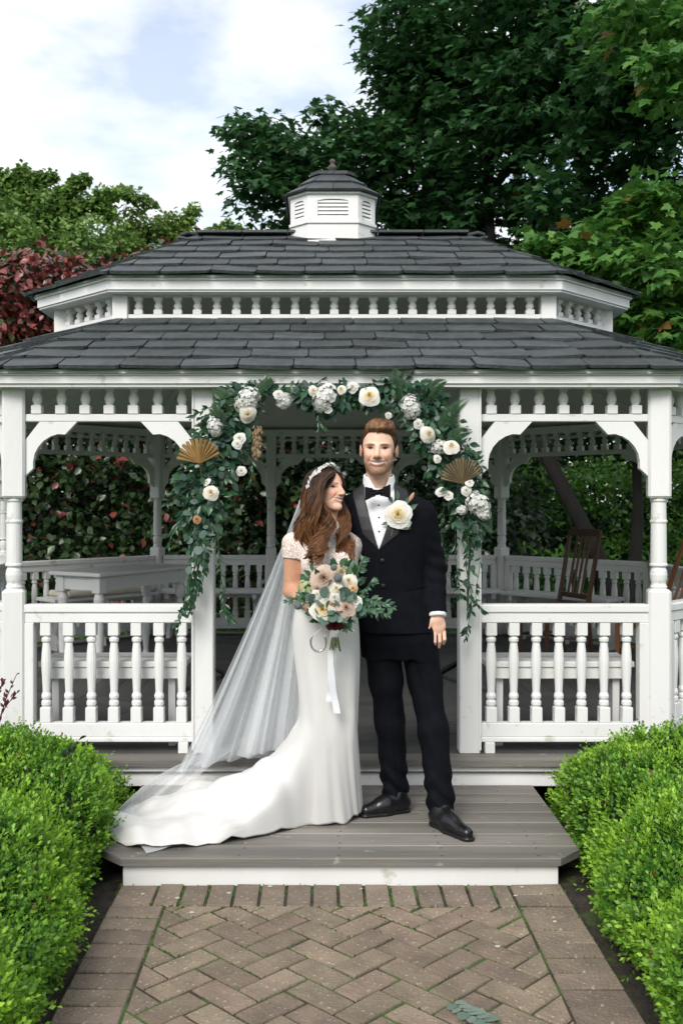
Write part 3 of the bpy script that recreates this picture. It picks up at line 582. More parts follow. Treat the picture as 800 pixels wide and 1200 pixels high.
# --- light green trees beyond, at the left
def fine_tree(name, base, label, bl, c1, c2, size, per, R, sprays=(), group=None):
    e = empty(name, base, label, 'tree', group); cs = blobpts(bl); cc_ = cs.mean(0)
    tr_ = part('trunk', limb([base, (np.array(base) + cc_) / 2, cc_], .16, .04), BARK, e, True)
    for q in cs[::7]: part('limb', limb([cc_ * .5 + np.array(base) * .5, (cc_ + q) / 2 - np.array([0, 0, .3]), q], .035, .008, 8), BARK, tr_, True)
    out = [clumps(T_RHOMB, cs, per, rng.uniform(.6, 1.3, len(cs)) * R, size, lambda m, o, ci: mixc(c1, c2, np.clip(rng.uniform(0, 1, len(cs))[ci] * .7 + rng.uniform(0, .4, m), 0, 1)), flat=.6, up=.8, wid=.8)]
    for pts in sprays:
        p = spline([P(*q) for q in pts], 26); part('limb', tube(p, np.linspace(.03, .006, 26), 5), BARK, tr_)
        out.append(clumps(T_RHOMB, p[4:], int(per * .30), np.linspace(.30, .14, 22), size, lambda m, o, ci: mixc(c1, c2, rng.uniform(.2, 1, m)), flat=.6, up=.8, wid=.8))
    lpart('crown', cat(out), LEAF, e)
fine_tree('deciduous_tree', (-6.2, 14.5, 0), 'light green feathery tree beyond the red-leaved shrub', [(40, 275, 20, 60, 28, 1.5, 30), (105, 285, 20, 60, 28, 1.5, 28), (20, 305, 19, 70, 30, 1.5, 22), (75, 312, 19, 60, 22, 1.2, 18), (8, 250, 20, 26, 24, 1., 10), (62, 245, 20, 22, 22, .8, 8), (140, 305, 20, 50, 20, 1.2, 16)],
          (.075, .15, .035), (.20, .33, .075), .12, 90, .36, sprays=[((15, 265, 20), (22, 230, 20), (12, 204, 20)), ((95, 275, 20), (88, 245, 20), (110, 238, 20), (128, 244, 20)), ((60, 260, 20), (64, 235, 20), (74, 222, 20)), ((30, 260, 20), (35, 215, 20), (25, 195, 20)), ((30, 250, 20), (45, 212, 20), (62, 206, 20)), ((80, 250, 20), (85, 220, 20), (100, 207, 20)), ((85, 270, 20), (110, 230, 20), (150, 226, 20), (178, 238, 20)), ((0, 240, 20), (5, 215, 20), (-5, 200, 20))])
fine_tree('deciduous_tree', (-3.6, 16.5, 0), 'yellowish green tree with wispy tips showing above the slate roof', [(180, 300, 21, 60, 30, 1.3, 28), (235, 298, 21, 45, 20, 1.1, 16), (192, 262, 21, 14, 26, .6, 8), (150, 265, 21, 34, 24, 1., 12), (130, 320, 21, 60, 20, 1., 14)],
          (.085, .16, .035), (.24, .36, .075), .12, 90, .34, sprays=[((200, 300, 21), (212, 270, 21), (228, 242, 21)), ((220, 300, 21), (250, 275, 21), (270, 262, 21)), ((140, 280, 21), (120, 235, 21), (150, 222, 21)), ((235, 295, 21), (262, 280, 21), (285, 268, 21))])
# --- red-leaved photinia behind the left of the gazebo
ph = empty('photinia_shrub', (-2.6, 6.9, 0), 'large photinia shrub with red and dark green leaves behind the gazebo railing', 'shrub')
def shrubpts(x0, x1, y0, y1, hf, n):
    x = rng.uniform(x0, x1, n); y = rng.uniform(y0, y1, n); h = hf(x) * (1 - .35 * ((y - (y0 + y1) / 2) / ((y1 - y0) / 2)) ** 2); return np.stack([x, y, h * rng.uniform(.05, 1, n) ** .8], 1)
pc = shrubpts(-7, -.4, 6.3, 7.9, lambda x: 4.2 + .3 * np.sin(x * 1.9) - .9 * np.clip(x + 2.6, 0, 3) * .25, 950)
pc = np.vstack([pc, blobpts([(30, 345, 11.6, 75, 40, .6, 70), (95, 335, 11.6, 45, 26, .5, 26), (215, 307, 11.9, 45, 10, .4, 12), (10, 400, 11.4, 60, 40, .5, 30)])])
def pcol(m, off, ci):
    z = pc[ci, 2] + off[:, 2]; pr = np.clip((z - 1.6) / 2.6, .07, .75); r = rng.uniform(0, 1, m) < pr * (.35 + 1.1 * rng.uniform(0, 1, len(pc))[ci])
    c = mixc((.012, .03, .012), (.04, .075, .025), rng.uniform(0, 1, m)); c[r] = mixc((.09, .025, .025), (.26, .065, .055), rng.uniform(0, 1, r.sum())); return c
lpart('crown', clumps(T_LEAF, pc, 36, rng.uniform(.24, .44, len(pc)), .112, pcol, flat=.8, up=.55, wid=.75), GLOSSY, ph)
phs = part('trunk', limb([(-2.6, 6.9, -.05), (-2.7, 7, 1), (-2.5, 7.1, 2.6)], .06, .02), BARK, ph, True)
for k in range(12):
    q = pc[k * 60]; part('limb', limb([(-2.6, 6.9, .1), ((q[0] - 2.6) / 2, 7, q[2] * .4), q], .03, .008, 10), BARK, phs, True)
# --- dark evergreen behind the middle, leafy hedge and lawn behind the right
ev = empty('evergreen_shrub', (.4, 7.6, 0), 'dark evergreen shrub behind the middle of the gazebo', 'shrub')
ec = shrubpts(-1.0, 2.0, 6.9, 8.3, lambda x: 3.3 - .25 * (x - .2) ** 2, 420)
lpart('crown', clumps(T_LEAF, ec, 40, rng.uniform(.2, .36, len(ec)), .09, lambda m, o, ci: mixc((.007, .018, .009), (.018, .040, .016), rng.uniform(0, 1, m)), flat=.8, up=.55, wid=.8), GLOSSY, ev)
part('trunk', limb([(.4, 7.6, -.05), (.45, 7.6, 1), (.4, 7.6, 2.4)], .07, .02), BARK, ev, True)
e2_ = empty('yew_hedge', (-2, 9.6, 0), 'dark evergreen hedge filling the view behind the photinia shrub', 'hedge')
ec2 = shrubpts(-9, 3.2, 9.0, 10.3, lambda x: 3.9 + .2 * np.sin(2 * x), 900)
lpart('crown', clumps(T_LEAF, ec2, 30, rng.uniform(.3, .5, len(ec2)), .13, lambda m, o, ci: mixc((.008, .022, .010), (.022, .048, .018), rng.uniform(0, 1, m)), flat=.9, up=.55, wid=.85), LEAF, e2_)
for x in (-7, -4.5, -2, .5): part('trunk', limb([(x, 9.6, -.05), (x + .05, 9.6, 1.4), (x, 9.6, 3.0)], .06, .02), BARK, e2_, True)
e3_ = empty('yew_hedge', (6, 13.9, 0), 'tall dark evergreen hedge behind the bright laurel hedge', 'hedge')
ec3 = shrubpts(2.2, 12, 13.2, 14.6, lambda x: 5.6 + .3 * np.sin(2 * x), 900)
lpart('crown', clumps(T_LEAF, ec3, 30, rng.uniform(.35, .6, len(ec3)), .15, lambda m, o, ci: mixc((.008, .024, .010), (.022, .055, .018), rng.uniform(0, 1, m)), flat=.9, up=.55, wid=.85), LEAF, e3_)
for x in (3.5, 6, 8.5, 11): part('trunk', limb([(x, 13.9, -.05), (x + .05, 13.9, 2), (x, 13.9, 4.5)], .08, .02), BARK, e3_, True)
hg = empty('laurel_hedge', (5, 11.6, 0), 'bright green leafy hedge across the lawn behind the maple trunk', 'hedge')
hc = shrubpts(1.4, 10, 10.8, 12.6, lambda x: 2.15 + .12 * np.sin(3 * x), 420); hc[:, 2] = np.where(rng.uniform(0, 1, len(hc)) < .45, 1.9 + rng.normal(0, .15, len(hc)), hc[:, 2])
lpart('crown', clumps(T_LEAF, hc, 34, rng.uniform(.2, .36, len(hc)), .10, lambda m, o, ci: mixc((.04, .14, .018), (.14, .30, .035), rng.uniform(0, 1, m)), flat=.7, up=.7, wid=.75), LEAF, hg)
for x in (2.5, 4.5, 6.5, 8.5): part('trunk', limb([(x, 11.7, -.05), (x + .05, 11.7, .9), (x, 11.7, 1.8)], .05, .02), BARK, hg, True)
# distant belt of trees closing the view, and lawn grass
n = 700; th = rng.uniform(0, 2 * pi, n); rr = rng.uniform(34, 48, n); bc = np.stack([rr * np.cos(th), rr * np.sin(th) + 4, rng.uniform(.3, 1, n) * rng.uniform(3.5, 6.5, n)], 1)
setp(lpart('distant_trees', clumps(T_RHOMB, bc, 36, rng.uniform(1.2, 2.2, n), .55, lambda m, o, ci: mixc((.02, .05, .018), (.05, .09, .03), rng.uniform(0, 1, m)), flat=.8), LEAF, None), 'far-off belt of green trees closing the view behind the garden', 'trees')
n = 16000; gp = np.stack([rng.uniform(-4, 8, n), rng.uniform(4.75, 11, n), np.full(n, -.03)], 1)
setp(lpart('lawn_grass', leaves(T_RHOMB, gp, unit(np.array([0, 0, 1.]) + .45 * rnd(n)), rnd(n), rng.uniform(.07, .15, n), mixc((.03, .10, .015), (.07, .17, .03), rng.uniform(0, 1, n)), wid=.09), LEAF, None), 'mown green lawn grass behind the gazebo', 'grass')
# ------------------------------------------------------------------ clipped hedges beside the step
def box_hedge(sg, label, seed):
    r = np.random.default_rng(seed); e = empty('box_hedge', (sg * 1.7, -2.1, 0), label, 'hedge')
    xi = lambda y: .84 + .165 * np.clip((y + 2.6) / 2.0, 0, 1)             # inner face follows the path
    prof = np.array([(.075, 0), (.02, .06), (-.01, .14), (.005, .22), (.05, .30), (.13, .37), (.27, .425), (.5, .45), (.9, .46), (1.4, .46), (1.75, .42), (1.85, .3), (1.85, 0)])
    seg = np.linalg.norm(np.diff(prof, axis=0), axis=1); cum = np.r_[0, np.cumsum(seg)]
    def surf(s, y):
        x = np.interp(s, cum, prof[:, 0]); z = np.interp(s, cum, prof[:, 1]); ex = 1e-3
        tx = np.interp(s + .02, cum, prof[:, 0]) - np.interp(s - .02, cum, prof[:, 0]); tz = np.interp(s + .02, cum, prof[:, 1]) - np.interp(s - .02, cum, prof[:, 1])
        ln = np.hypot(tx, tz) + 1e-9; nx, nz = -tz / ln, tx / ln
        endf = np.clip((-.36 - y) / .16, 0, 1) ** .5                          # rounded far end
        lump = .040 * np.sin(y * 6.1 + s * 5 + seed) * np.sin(s * 7.3 - y * 2.2) + .022 * np.sin(y * 13.7 + seed * 2) * np.sin(s * 16 + y * 4)
        step_ = .035 * (1 / (1 + np.exp(-(y + 1.18) * 30)))                   # back part stands a little taller
        p = np.stack([sg * (xi(y) + x + nx * lump), y + 0 * s, (z + nz * lump + step_ * (z > .2)) * (.5 + .5 * endf)], -1)
        return p, np.stack([sg * nx, 0 * s - .0 + .9 * (1 - endf), nz + .15], -1)
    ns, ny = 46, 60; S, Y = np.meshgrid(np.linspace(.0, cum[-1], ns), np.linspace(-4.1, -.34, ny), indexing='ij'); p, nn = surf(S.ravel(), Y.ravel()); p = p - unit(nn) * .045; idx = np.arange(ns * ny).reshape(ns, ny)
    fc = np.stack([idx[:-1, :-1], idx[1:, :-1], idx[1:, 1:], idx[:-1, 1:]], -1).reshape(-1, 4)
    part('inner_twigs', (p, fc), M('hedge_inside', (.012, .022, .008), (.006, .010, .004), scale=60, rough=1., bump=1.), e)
    m = 13500; y = -.36 - 3.5 * r.uniform(0, 1, m) ** 1.0; s = r.uniform(0.02, cum[-1] - .75, m); base, nn = surf(s, y); nn = unit(nn)
    longs = r.uniform(0, 1, m) > .93; ax = unit(nn + np.array([0, 0, .55]) + .55 * unit(r.normal(size=(m, 3)))); Ls = r.uniform(.045, .085, m) * np.where(longs, 1.45, 1); base = base - nn * .05
    tone = np.clip(.5 + .25 * np.sin(base[:, 0] * 9 + base[:, 1] * 7 + seed) + .18 * np.sin(base[:, 0] * 31 - base[:, 1] * 23) + r.normal(0, .24, m), 0, 1); out = []
    K = 9
    for k in range(K):
        f = (k + .5) / K; a0 = k * 1.7 + r.uniform(0, 6.28, m); u_ = unit(np.cross(ax, unit(r.normal(size=(m, 3))))); v_ = np.cross(ax, u_); rad = np.cos(a0)[:, None] * u_ + np.sin(a0)[:, None] * v_
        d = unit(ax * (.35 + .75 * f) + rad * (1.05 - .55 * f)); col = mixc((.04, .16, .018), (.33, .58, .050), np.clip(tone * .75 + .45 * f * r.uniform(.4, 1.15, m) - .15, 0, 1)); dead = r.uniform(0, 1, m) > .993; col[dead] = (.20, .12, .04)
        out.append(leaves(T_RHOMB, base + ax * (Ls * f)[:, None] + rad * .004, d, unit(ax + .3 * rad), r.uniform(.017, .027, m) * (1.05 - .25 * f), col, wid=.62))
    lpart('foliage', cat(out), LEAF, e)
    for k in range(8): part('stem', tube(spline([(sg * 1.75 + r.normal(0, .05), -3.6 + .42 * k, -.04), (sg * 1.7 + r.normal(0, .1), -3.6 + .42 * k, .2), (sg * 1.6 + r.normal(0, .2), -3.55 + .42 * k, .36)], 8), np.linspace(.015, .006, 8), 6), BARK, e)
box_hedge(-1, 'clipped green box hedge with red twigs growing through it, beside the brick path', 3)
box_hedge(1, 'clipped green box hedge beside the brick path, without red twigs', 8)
# self-sown red-tipped twigs growing through the hedge
def sapling(pts_list, label, lc, ls, seed):
    r = np.random.default_rng(seed); b = P(*pts_list[0][0]); e = empty('sapling', (b[0], b[1], 0), label, 'sapling', 'self-sown twigs in the hedge'); out = []
    for pts in pts_list:
        p = spline([P(*q) for q in pts], 16); part('stem', tube(p, np.linspace(.004, .0015, 16), 5), TWIG, e); m = 16; i = r.integers(4, 16, m)
        d = unit(unit(np.gradient(p, axis=0)[i]) + .8 * unit(r.normal(size=(m, 3)))); out.append(leaves(T_LEAF, p[i], d, unit(r.normal(size=(m, 3)) + np.array([0, -1, 1])), r.uniform(.6, 1.1, m) * ls, mixc(lc[0], lc[1], r.uniform(0, 1, m)), wid=.6))
    lpart('leaf_cluster', cat(out), GLOSSY, e)
sapling([((-6, 870, 4.35), (0, 845, 4.35), (8, 818, 4.35), (20, 790, 4.35)), ((-4, 850, 4.35), (6, 830, 4.34), (20, 812, 4.33)), ((-8, 850, 4.35), (-4, 820, 4.35), (3, 800, 4.36))], 'thin red-leaved twig standing up at the gazebo corner post', ((.10, .02, .03), (.05, .03, .02)), .03, 5)
sapling([((30, 930, 4.2), (45, 905, 4.2), (70, 892, 4.2), (92, 868, 4.2)), ((20, 940, 4.1), (33, 910, 4.1), (36, 885, 4.1)), ((60, 930, 4.1), (75, 905, 4.1), (84, 872, 4.1))], 'low weed with dark oval leaves and bare red twigs in the box hedge', ((.02, .06, .02), (.05, .10, .03)), .05, 6)
# moss and grass in the path joints near the riser
ed = np.array(EDGES); le = np.linalg.norm(ed[:, 1] - ed[:, 0], axis=1); n = 9000; i = rng.choice(len(ed), n, p=le / le.sum()); t = rng.uniform(0, 1, (n, 1)); q = ed[i, 0] * (1 - t) + ed[i, 1] * t; cen = EDC[i]; q = q + unit(q - cen) * rng.uniform(.001, .009, (n, 1))
near = np.clip((q[:, 1] + 2.0) / .85, .06, 1); pat = .5 + .5 * np.sin(q[:, 0] * 13 + 2 * np.sin(q[:, 1] * 9)) * np.sin(q[:, 1] * 17 + q[:, 0] * 5); keep = rng.uniform(0, 1, n) < near * np.clip(pat * 1.5 - .35, .03, 1); gp_ = np.column_stack([q, np.full(n, .002)])[keep]; m = len(gp_); gp_m = gp_
setp(lpart('joint_moss', leaves(T_RHOMB, gp_m, unit(np.array([0, 0, 1.]) + .9 * rnd(m)), rnd(m), rng.uniform(.007, .015, m), mixc((.05, .11, .012), (.12, .20, .03), rng.uniform(0, 1, m)), wid=.5), LEAF, None), 'green moss and tiny weeds in the paving joints', 'moss')
# ------------------------------------------------------------------ implicit surfaces for bodies and clothes
def smin(a, b, k): h = np.clip(.5 + .5 * (b - a) / k, 0, 1); return b * (1 - h) + a * h - k * h * (1 - h)
def cap(X, a, b, ra, rb, sy=1.0):
    a = np.asarray(a, np.float32); b = np.asarray(b, np.float32); ba = b - a; p = [X[i] - a[i] for i in range(3)]; s = np.array([1, sy, 1])
    t = np.clip(sum(p[i] * ba[i] * s[i] ** 2 for i in range(3)) / ((ba * ba * s * s).sum() + 1e-12), 0, 1)
    return np.sqrt(sum(((p[i] - t * ba[i]) * s[i]) ** 2 for i in range(3))) - (ra + (rb - ra) * t)
def ell(X, c, r):
    q = [(X[i] - c[i]) / r[i] for i in range(3)]; k0 = np.sqrt(sum(v * v for v in q)); k1 = np.sqrt(sum((v / r[i]) ** 2 for i, v in enumerate(q))) + 1e-9
    return k0 * (k0 - 1) / k1
def loft(X, z, cx, cy, a, b, p=2.4):
    """vertical loft of super-ellipses; tables over z (ascending)"""
    f = lambda t: np.interp(X[2], z, t).astype(np.float32); A, B = f(a), f(b)
    q = (np.abs((X[0] - f(cx)) / A) ** p + np.abs((X[1] - f(cy)) / B) ** p) ** (1 / p); return (q - 1) * np.minimum(A, B)
def gs(u, s): return np.exp(-(u / s) ** 2)
def nets(fn, lo, hi, h):
    lo = np.array(lo, float); n = np.ceil((np.array(hi) - lo) / h).astype(int) + 1
    ax = [(lo[i] + h * np.arange(n[i])).astype(np.float32) for i in range(3)]
    X = [ax[0][:, None, None] + np.zeros(n, np.float32), ax[1][None, :, None] + np.zeros(n, np.float32), ax[2][None, None, :] + np.zeros(n, np.float32)]
    v = np.asarray(fn(X), np.float32); s = v < 0
    cor = [(i, j, k) for i in (0, 1) for j in (0, 1) for k in (0, 1)]; sl = lambda A, c: A[c[0]:n[0] - 1 + c[0], c[1]:n[1] - 1 + c[1], c[2]:n[2] - 1 + c[2]]
    cnt = sum(sl(s, c).astype(np.int8) for c in cor); act = (cnt > 0) & (cnt < 8); ijk = np.argwhere(act); cv = np.stack([v[ijk[:, 0] + c[0], ijk[:, 1] + c[1], ijk[:, 2] + c[2]] for c in cor], 1)
    acc = np.zeros((len(ijk), 3)); num = np.zeros(len(ijk)); C = np.array(cor, float)
    for a in range(8):
        for b in range(a + 1, 8):
            if np.abs(C[a] - C[b]).sum() != 1: continue
            m = (cv[:, a] < 0) != (cv[:, b] < 0); t = cv[m, a] / (cv[m, a] - cv[m, b]); acc[m] += C[a] + t[:, None] * (C[b] - C[a]); num[m] += 1
    V = lo + h * (ijk + acc / num[:, None]); vid = np.full(act.shape, -1, np.int64); vid[act] = np.arange(len(ijk)); Fs = []
    for axn in range(3):
        d = [0, 0, 0]; d[axn] = 1; A = s[:n[0] - d[0], :n[1] - d[1], :n[2] - d[2]]; B = s[d[0]:, d[1]:, d[2]:]; e = np.argwhere(A != B); o1, o2 = [(1, 2), (2, 0), (0, 1)][axn]
        e = e[(e[:, o1] > 0) & (e[:, o2] > 0) & (e[:, o1] < n[o1] - 1) & (e[:, o2] < n[o2] - 1)]; flip = ~A[e[:, 0], e[:, 1], e[:, 2]]
        def g(da, db): q = e.copy(); q[:, o1] -= da; q[:, o2] -= db; return vid[q[:, 0], q[:, 1], q[:, 2]]
        qd = np.stack([g(1, 1), g(0, 1), g(0, 0), g(1, 0)], 1); qd[flip] = qd[flip][:, ::-1]; Fs.append(qd)
    return V, np.vstack(Fs)
def rotm(yaw=0, pitch=0, roll=0):
    return np.array(Matrix.Rotation(yaw, 3, 'Z') @ Matrix.Rotation(pitch, 3, 'X') @ Matrix.Rotation(roll, 3, 'Y'))
def strands(curves, rad, cols):
    """curves (m,k,3) -> thin three-sided tubes; rad (k,), cols (m,k,3)"""
    m, k, _ = curves.shape; t = unit(np.gradient(curves, axis=1)); ref = np.broadcast_to(np.array([.3, -.9, .25]), t.shape); u_ = unit(np.cross(t, ref)); v_ = np.cross(t, u_); ring = []
    for a in (0, 2.094, 4.189): ring.append(curves + rad[None, :, None] * (cos(a) * u_ + sin(a) * v_))
    V = np.stack(ring, 2); idx = np.arange(m * k * 3).reshape(m, k, 3); Fs = [np.stack([idx[:, :-1, a], idx[:, 1:, a], idx[:, 1:, (a + 1) % 3], idx[:, :-1, (a + 1) % 3]], -1).reshape(-1, 4) for a in range(3)]
    return V.reshape(-1, 3), np.vstack(Fs), np.repeat(cols.reshape(-1, 3), 3, axis=0)
# ------------------------------------------------------------------ heads
def head_sdf(X, fem):
    x, y, z = X; ax_ = np.abs(x); w = .93 if fem else .965
    d = smin(ell(X, (0, .018, .034 if fem else .038), (.077 * w, .098, .075 if fem else .083)), ell(X, (0, -.022, -.022), (.063 * w, .068, .083)), .02)
    Xa = [ax_, y, z]
    d = smin(d, cap(Xa, (.040 * w, .002, -.048), (.015, -.060, -.089), .015 if fem else .0165, .012 if fem else .015), .025); d = smin(d, ell(X, (0, -.074, -.088), (.015 if fem else .019, .018, .017)), .022)
    fr = np.clip((-.02 - y) / .03, 0, 1)
    d = d + fr * (.0105 * gs(ax_ - .031, .016) * gs(z - .010, .0115) - (.002 if fem else .0045) * gs(ax_ - .029, .022) * gs(z - .026, .008) - .0065 * gs(ax_ - .043, .016) * gs(z + .020, .017))
    d = d - fr * .0028 * gs(ax_ - .031, .013) * gs(z - .0045, .004)                                # lower lids bunched by the smile
    d = smin(d, cap(X, (0, -.080, .020), (0, -.105 if fem else -.110, -.021), .0065, .0092 if fem else .012), .011); d = smin(d, cap(Xa, (.006, -.102, -.026), (.0125, -.095, -.026), .0065, .0072), .006)
    zc_ = -.0535 + 7.5 * x * x; hw = .031; env = np.clip(1 - (x / hw) ** 2, 0, 1); mh = .0050 * env + .001
    inside = np.clip(1.3 - np.abs(z - zc_) / mh, 0, 1) * (env > 0); lips = gs((np.abs(z - zc_) - mh - .003) / 1, .004) * np.sqrt(env)
    d = d + fr * (.0022 * inside - .0032 * lips); crease = gs(ax_ - .026 - .55 * (-.026 - z), .0045) * gs(z + .042, .018); d = d + fr * .0034 * crease + fr * .002 * gs(ax_ - .034, .005) * gs(z + .048, .008) + fr * .002 * gs(z + .0705, .005) * gs(x, .02)
    ear = ell([Xa[0] - .16 * (y - .014), y + .25 * (z), z], (.0785 * w, .014, .003), (.0085, .018, .029)) + .002 * gs(y - .012, .010) * gs(z, .016) * (ax_ > .08 * w); d = smin(d, ear, .007)
    d = smin(d, cap(X, (0, .026, -.05), (0, .050, -.19), .045 if fem else .053, .045 if fem else .056), .03)
    return d
def ss(u, a, b): t = np.clip((u - a) / (b - a), 0, 1); return t * t * (3 - 2 * t)
def head_cols(V, fem, skin, n=None):
    x, y, z = V.T; ax_ = np.abs(x); c = np.tile(np.array(skin, float), (len(V), 1)) * (1 + rng.normal(0, .02, (len(V), 1))); fr = (y < -.035); w = .93 if fem else .965
    def mix(mask, col): m = np.clip(mask, 0, 1)[:, None]; c[:] = c * (1 - m) + np.array(col) * m
    red = np.array(skin) * [1.0, .66, .60]
    mix(.55 * gs(ax_ - .043, .02) * gs(z + .020, .022) * fr, red); mix(.35 * gs(ax_, .014) * gs(z + .022, .014) * fr, red); mix(.7 * (ax_ > .077 * w), red); mix(.18 * gs(x, .05) * gs(z - .06, .02) * fr, red)
    beard = np.array([.165, .078, .036])
    if not fem:
        grain = .7 + .6 * rng.uniform(0, 1, len(V))
        jaw = ss(-z, .036, .062) * ss(-y, -.03, .0) * ss(z + .75 * -np.clip(y + .055, 0, .08), -.118, -.100); cheek = gs(ax_ - .040, .014) * ss(z, -.058, -.045); side = ss(ax_, .050, .062) * (ax_ < .075) * ss(-y, -.012, .0) * ss(y, -.062, -.04) * ss(-z, -.02, .01)
        mou = gs(ax_, .030) * gs(z + .0415, .0055) * fr; chin = gs(ax_, .020) * gs(z + .082, .016) * fr; bare = gs(ax_, .009) * gs(z + .0675, .005)
        mix((.74 * np.clip(jaw - .75 * cheek, 0, 1) + .5 * side) * grain, beard); mix(.62 * mou * grain, beard); mix(.35 * chin * grain * (1 - bare), beard)
    zc_ = -.0535 + 7.5 * x * x; env = np.clip(1 - (x / .031) ** 2, 0, 1); mh = .0050 * env + .001; dz = np.abs(z - zc_)
    lipc = (.50, .13, .115) if fem else (.50, .22, .18)
    mix((.95 if fem else .9) * np.clip(1.25 - (dz - mh) / .0055, 0, 1) * (env > 0) * fr, lipc); mix(((dz < mh * 1.0) & (env > .02) & fr) * 1.0, (.74, .71, .66)); mix(((dz < mh) & (env > 0) & (env < .12) & fr) * .8, (.10, .03, .025)); mix(((z - zc_ < -mh * .72) & (dz < mh) & (env > 0) & fr) * .7, (.30, .09, .08))
    # brows, eyes
    ub = np.clip((ax_ - .012) / .036, 0, 1); bz = (.0255 if fem else .0228) + .0045 * np.sin(ub * 2.4) - .002 * ub; bw = (.0026 if fem else .0038) * (1.05 - .6 * ub); mix((.8 if fem else .72) * fr * ss(1.7 - np.abs(z - bz) / bw, 0, 1) * ss(ax_, .010, .015) * (1 - ss(ax_, .044, .050)), (.06, .03, .016) if fem else (.10, .052, .026))
    u_ = (ax_ - .031) / .0145; eh = (.0034 if not fem else .0046) * np.clip(1 - u_ ** 2, 0, 1); ez = z - .0095 - .0010 * u_
    mix(.45 * fr * gs(u_, 1.15) * gs(z - .013, .009), np.array(skin) * [.62, .52, .48]); mix(.28 * fr * gs(u_, 1.2) * gs(z - .001, .006), np.array(skin) * [.7, .56, .52]); inn = fr & (np.abs(ez) < eh); mix(inn * 1.0, (.50, .46, .43)); mix((inn & (np.abs(u_) < .50)) * 1.0, (.035, .028, .024)); mix((inn & (np.abs(u_) < .2)) * 1.0, (.006, .005, .005))
    mix(fr * (np.abs(u_) < 1.12) * ss(1.6 - np.abs(ez - eh - .0006) / .0016, 0, 1), (.028, .016, .011)); mix(.55 * fr * (np.abs(u_) < 1.0) * ss(1.5 - np.abs(ez + eh + .0005) / .0014, 0, 1), (.15, .07, .05))
    mix(.5 * gs(ax_ - .0085, .0032) * gs(z + .0305, .0025) * (y < -.085), (.12, .04, .03)); mix(.25 * fr * gs(ax_ - .026 - .55 * (-.026 - z), .0035) * gs(z + .042, .016), red * .75)
    return c
SKIN = leafmat('skin', .48, .0, .35)
def make_head(fem, skin, R, c, s=1.0, h=.0018):
    V, Fq = nets(lambda X: head_sdf(X, fem), (-.1, -.135, -.2), (.1, .13, .135), h); col = head_cols(V, fem, skin); return (V * s) @ R.T + c, Fq, col
HAIRM = leafmat('hair', .42, .0, .4)
CLOTHS = dict(rough=.75)
SUIT = M('black_wool', (.0055, .006, .009), (.004, .0045, .0065), scale=30, rough=.8, bump=.12, bscale=420, spec=.07); SATIN = M('satin_lapel', (.016, .0155, .019), (.012, .012, .015), rough=.5, spec=.35); SHIRT = M('white_shirt', (.80, .80, .82), (.76, .76, .79), rough=.7, bump=.1, bscale=300)
SHOEM = M('black_leather', (.008, .008, .009), (.006, .006, .007), rough=.25, spec=.5, bump=.05, bscale=120); BLK = M('black_button', (.006, .006, .007), rough=.35); VELV = M('black_bow', (.006, .006, .008), rough=.7, spec=.12)
def wrk(X, f, ph, ax=(.6, .3, 1)): return np.sin(f * (ax[0] * X[0] + ax[1] * X[1] + ax[2] * X[2]) + ph + 1.5 * np.sin(f * .43 * (X[0] - X[1]) + ph))
# ------------------------------------------------------------------ groom
GD = 4.42
gp = lambda px, py, dy=0.: P(px, py, GD + dy)
gbase = np.array([.33, -.66, ZS]); gr = empty('person', gbase, 'smiling man in black tuxedo and bow tie standing on the deck step', 'person')
def ztab(pys, d=GD): return np.array([P(0, py, d)[2] for py in pys])
def xtab(pxs, d=GD): return np.array([P(px, 0, d)[0] for px in pxs])
TP = [745, 725, 705, 690, 670, 645, 620, 605, 595, 587, 580, 574, 568, 560]
TX = [464, 462, 459, 457, 455, 453, 451, 450, 449, 448, 447, 446, 445, 445]
TA = [.186, .176, .163, .157, .161, .178, .194, .202, .200, .184, .152, .110, .075, .062]
TB = [.128, .124, .118, .116, .120, .130, .130, .122, .112, .102, .092, .080, .070, .06]
tz, tx, ta, tb_ = ztab(TP), xtab(TX), np.array(TA), np.array(TB); ty = np.full(len(tz), GD + CY); ty = ty + np.interp(tz, [tz[0], tz[-1]], [0., .03])
def torso(X, off=0.): return loft(X, tz, tx, ty, ta, tb_, 2.3) - off
SLR = [gp(495, 604, .01), gp(508, 664, .03), gp(511.5, 719, -.05)]; SLL = [gp(402, 604, .02), gp(386, 660, .13), gp(398, 700, .24)]
def jacket(X, off=0.):
    d = torso(X, off)
    for S in (SLR, SLL):
        arm = smin(cap(X, S[0], S[1], .063 + off, .052 + off), cap(X, S[1], S[2], .052 + off, .043 + off), .03)
        el = np.sqrt(sum((X[i] - S[1][i]) ** 2 for i in range(3))); arm = arm + .0045 * wrk(X, 95, 1., (.25, .2, 1)) * np.exp(-(el / .13) ** 2); d = smin(d, arm, .035)
    return d + .0022 * wrk(X, 48, 2.) * np.clip((1.25 - X[2]) / .3, 0, 1)
ztip, zcol = gp(0, 643)[2], gp(0, 560)[2]
def vsd(X, px0=443.5, px1=442.):
    t = np.clip((X[2] - ztip) / (gp(0, 585)[2] - ztip), 0, 1.6); xc = xtab([px1])[0] + (xtab([px0])[0] - xtab([px1])[0]) * np.clip(t, 0, 1); return np.abs(X[0] - xc) - .066 * np.clip(t, 0, 1.02) ** .85 + .004 * (X[2] < ztip), xc
zhem = gp(0, 741)[2]
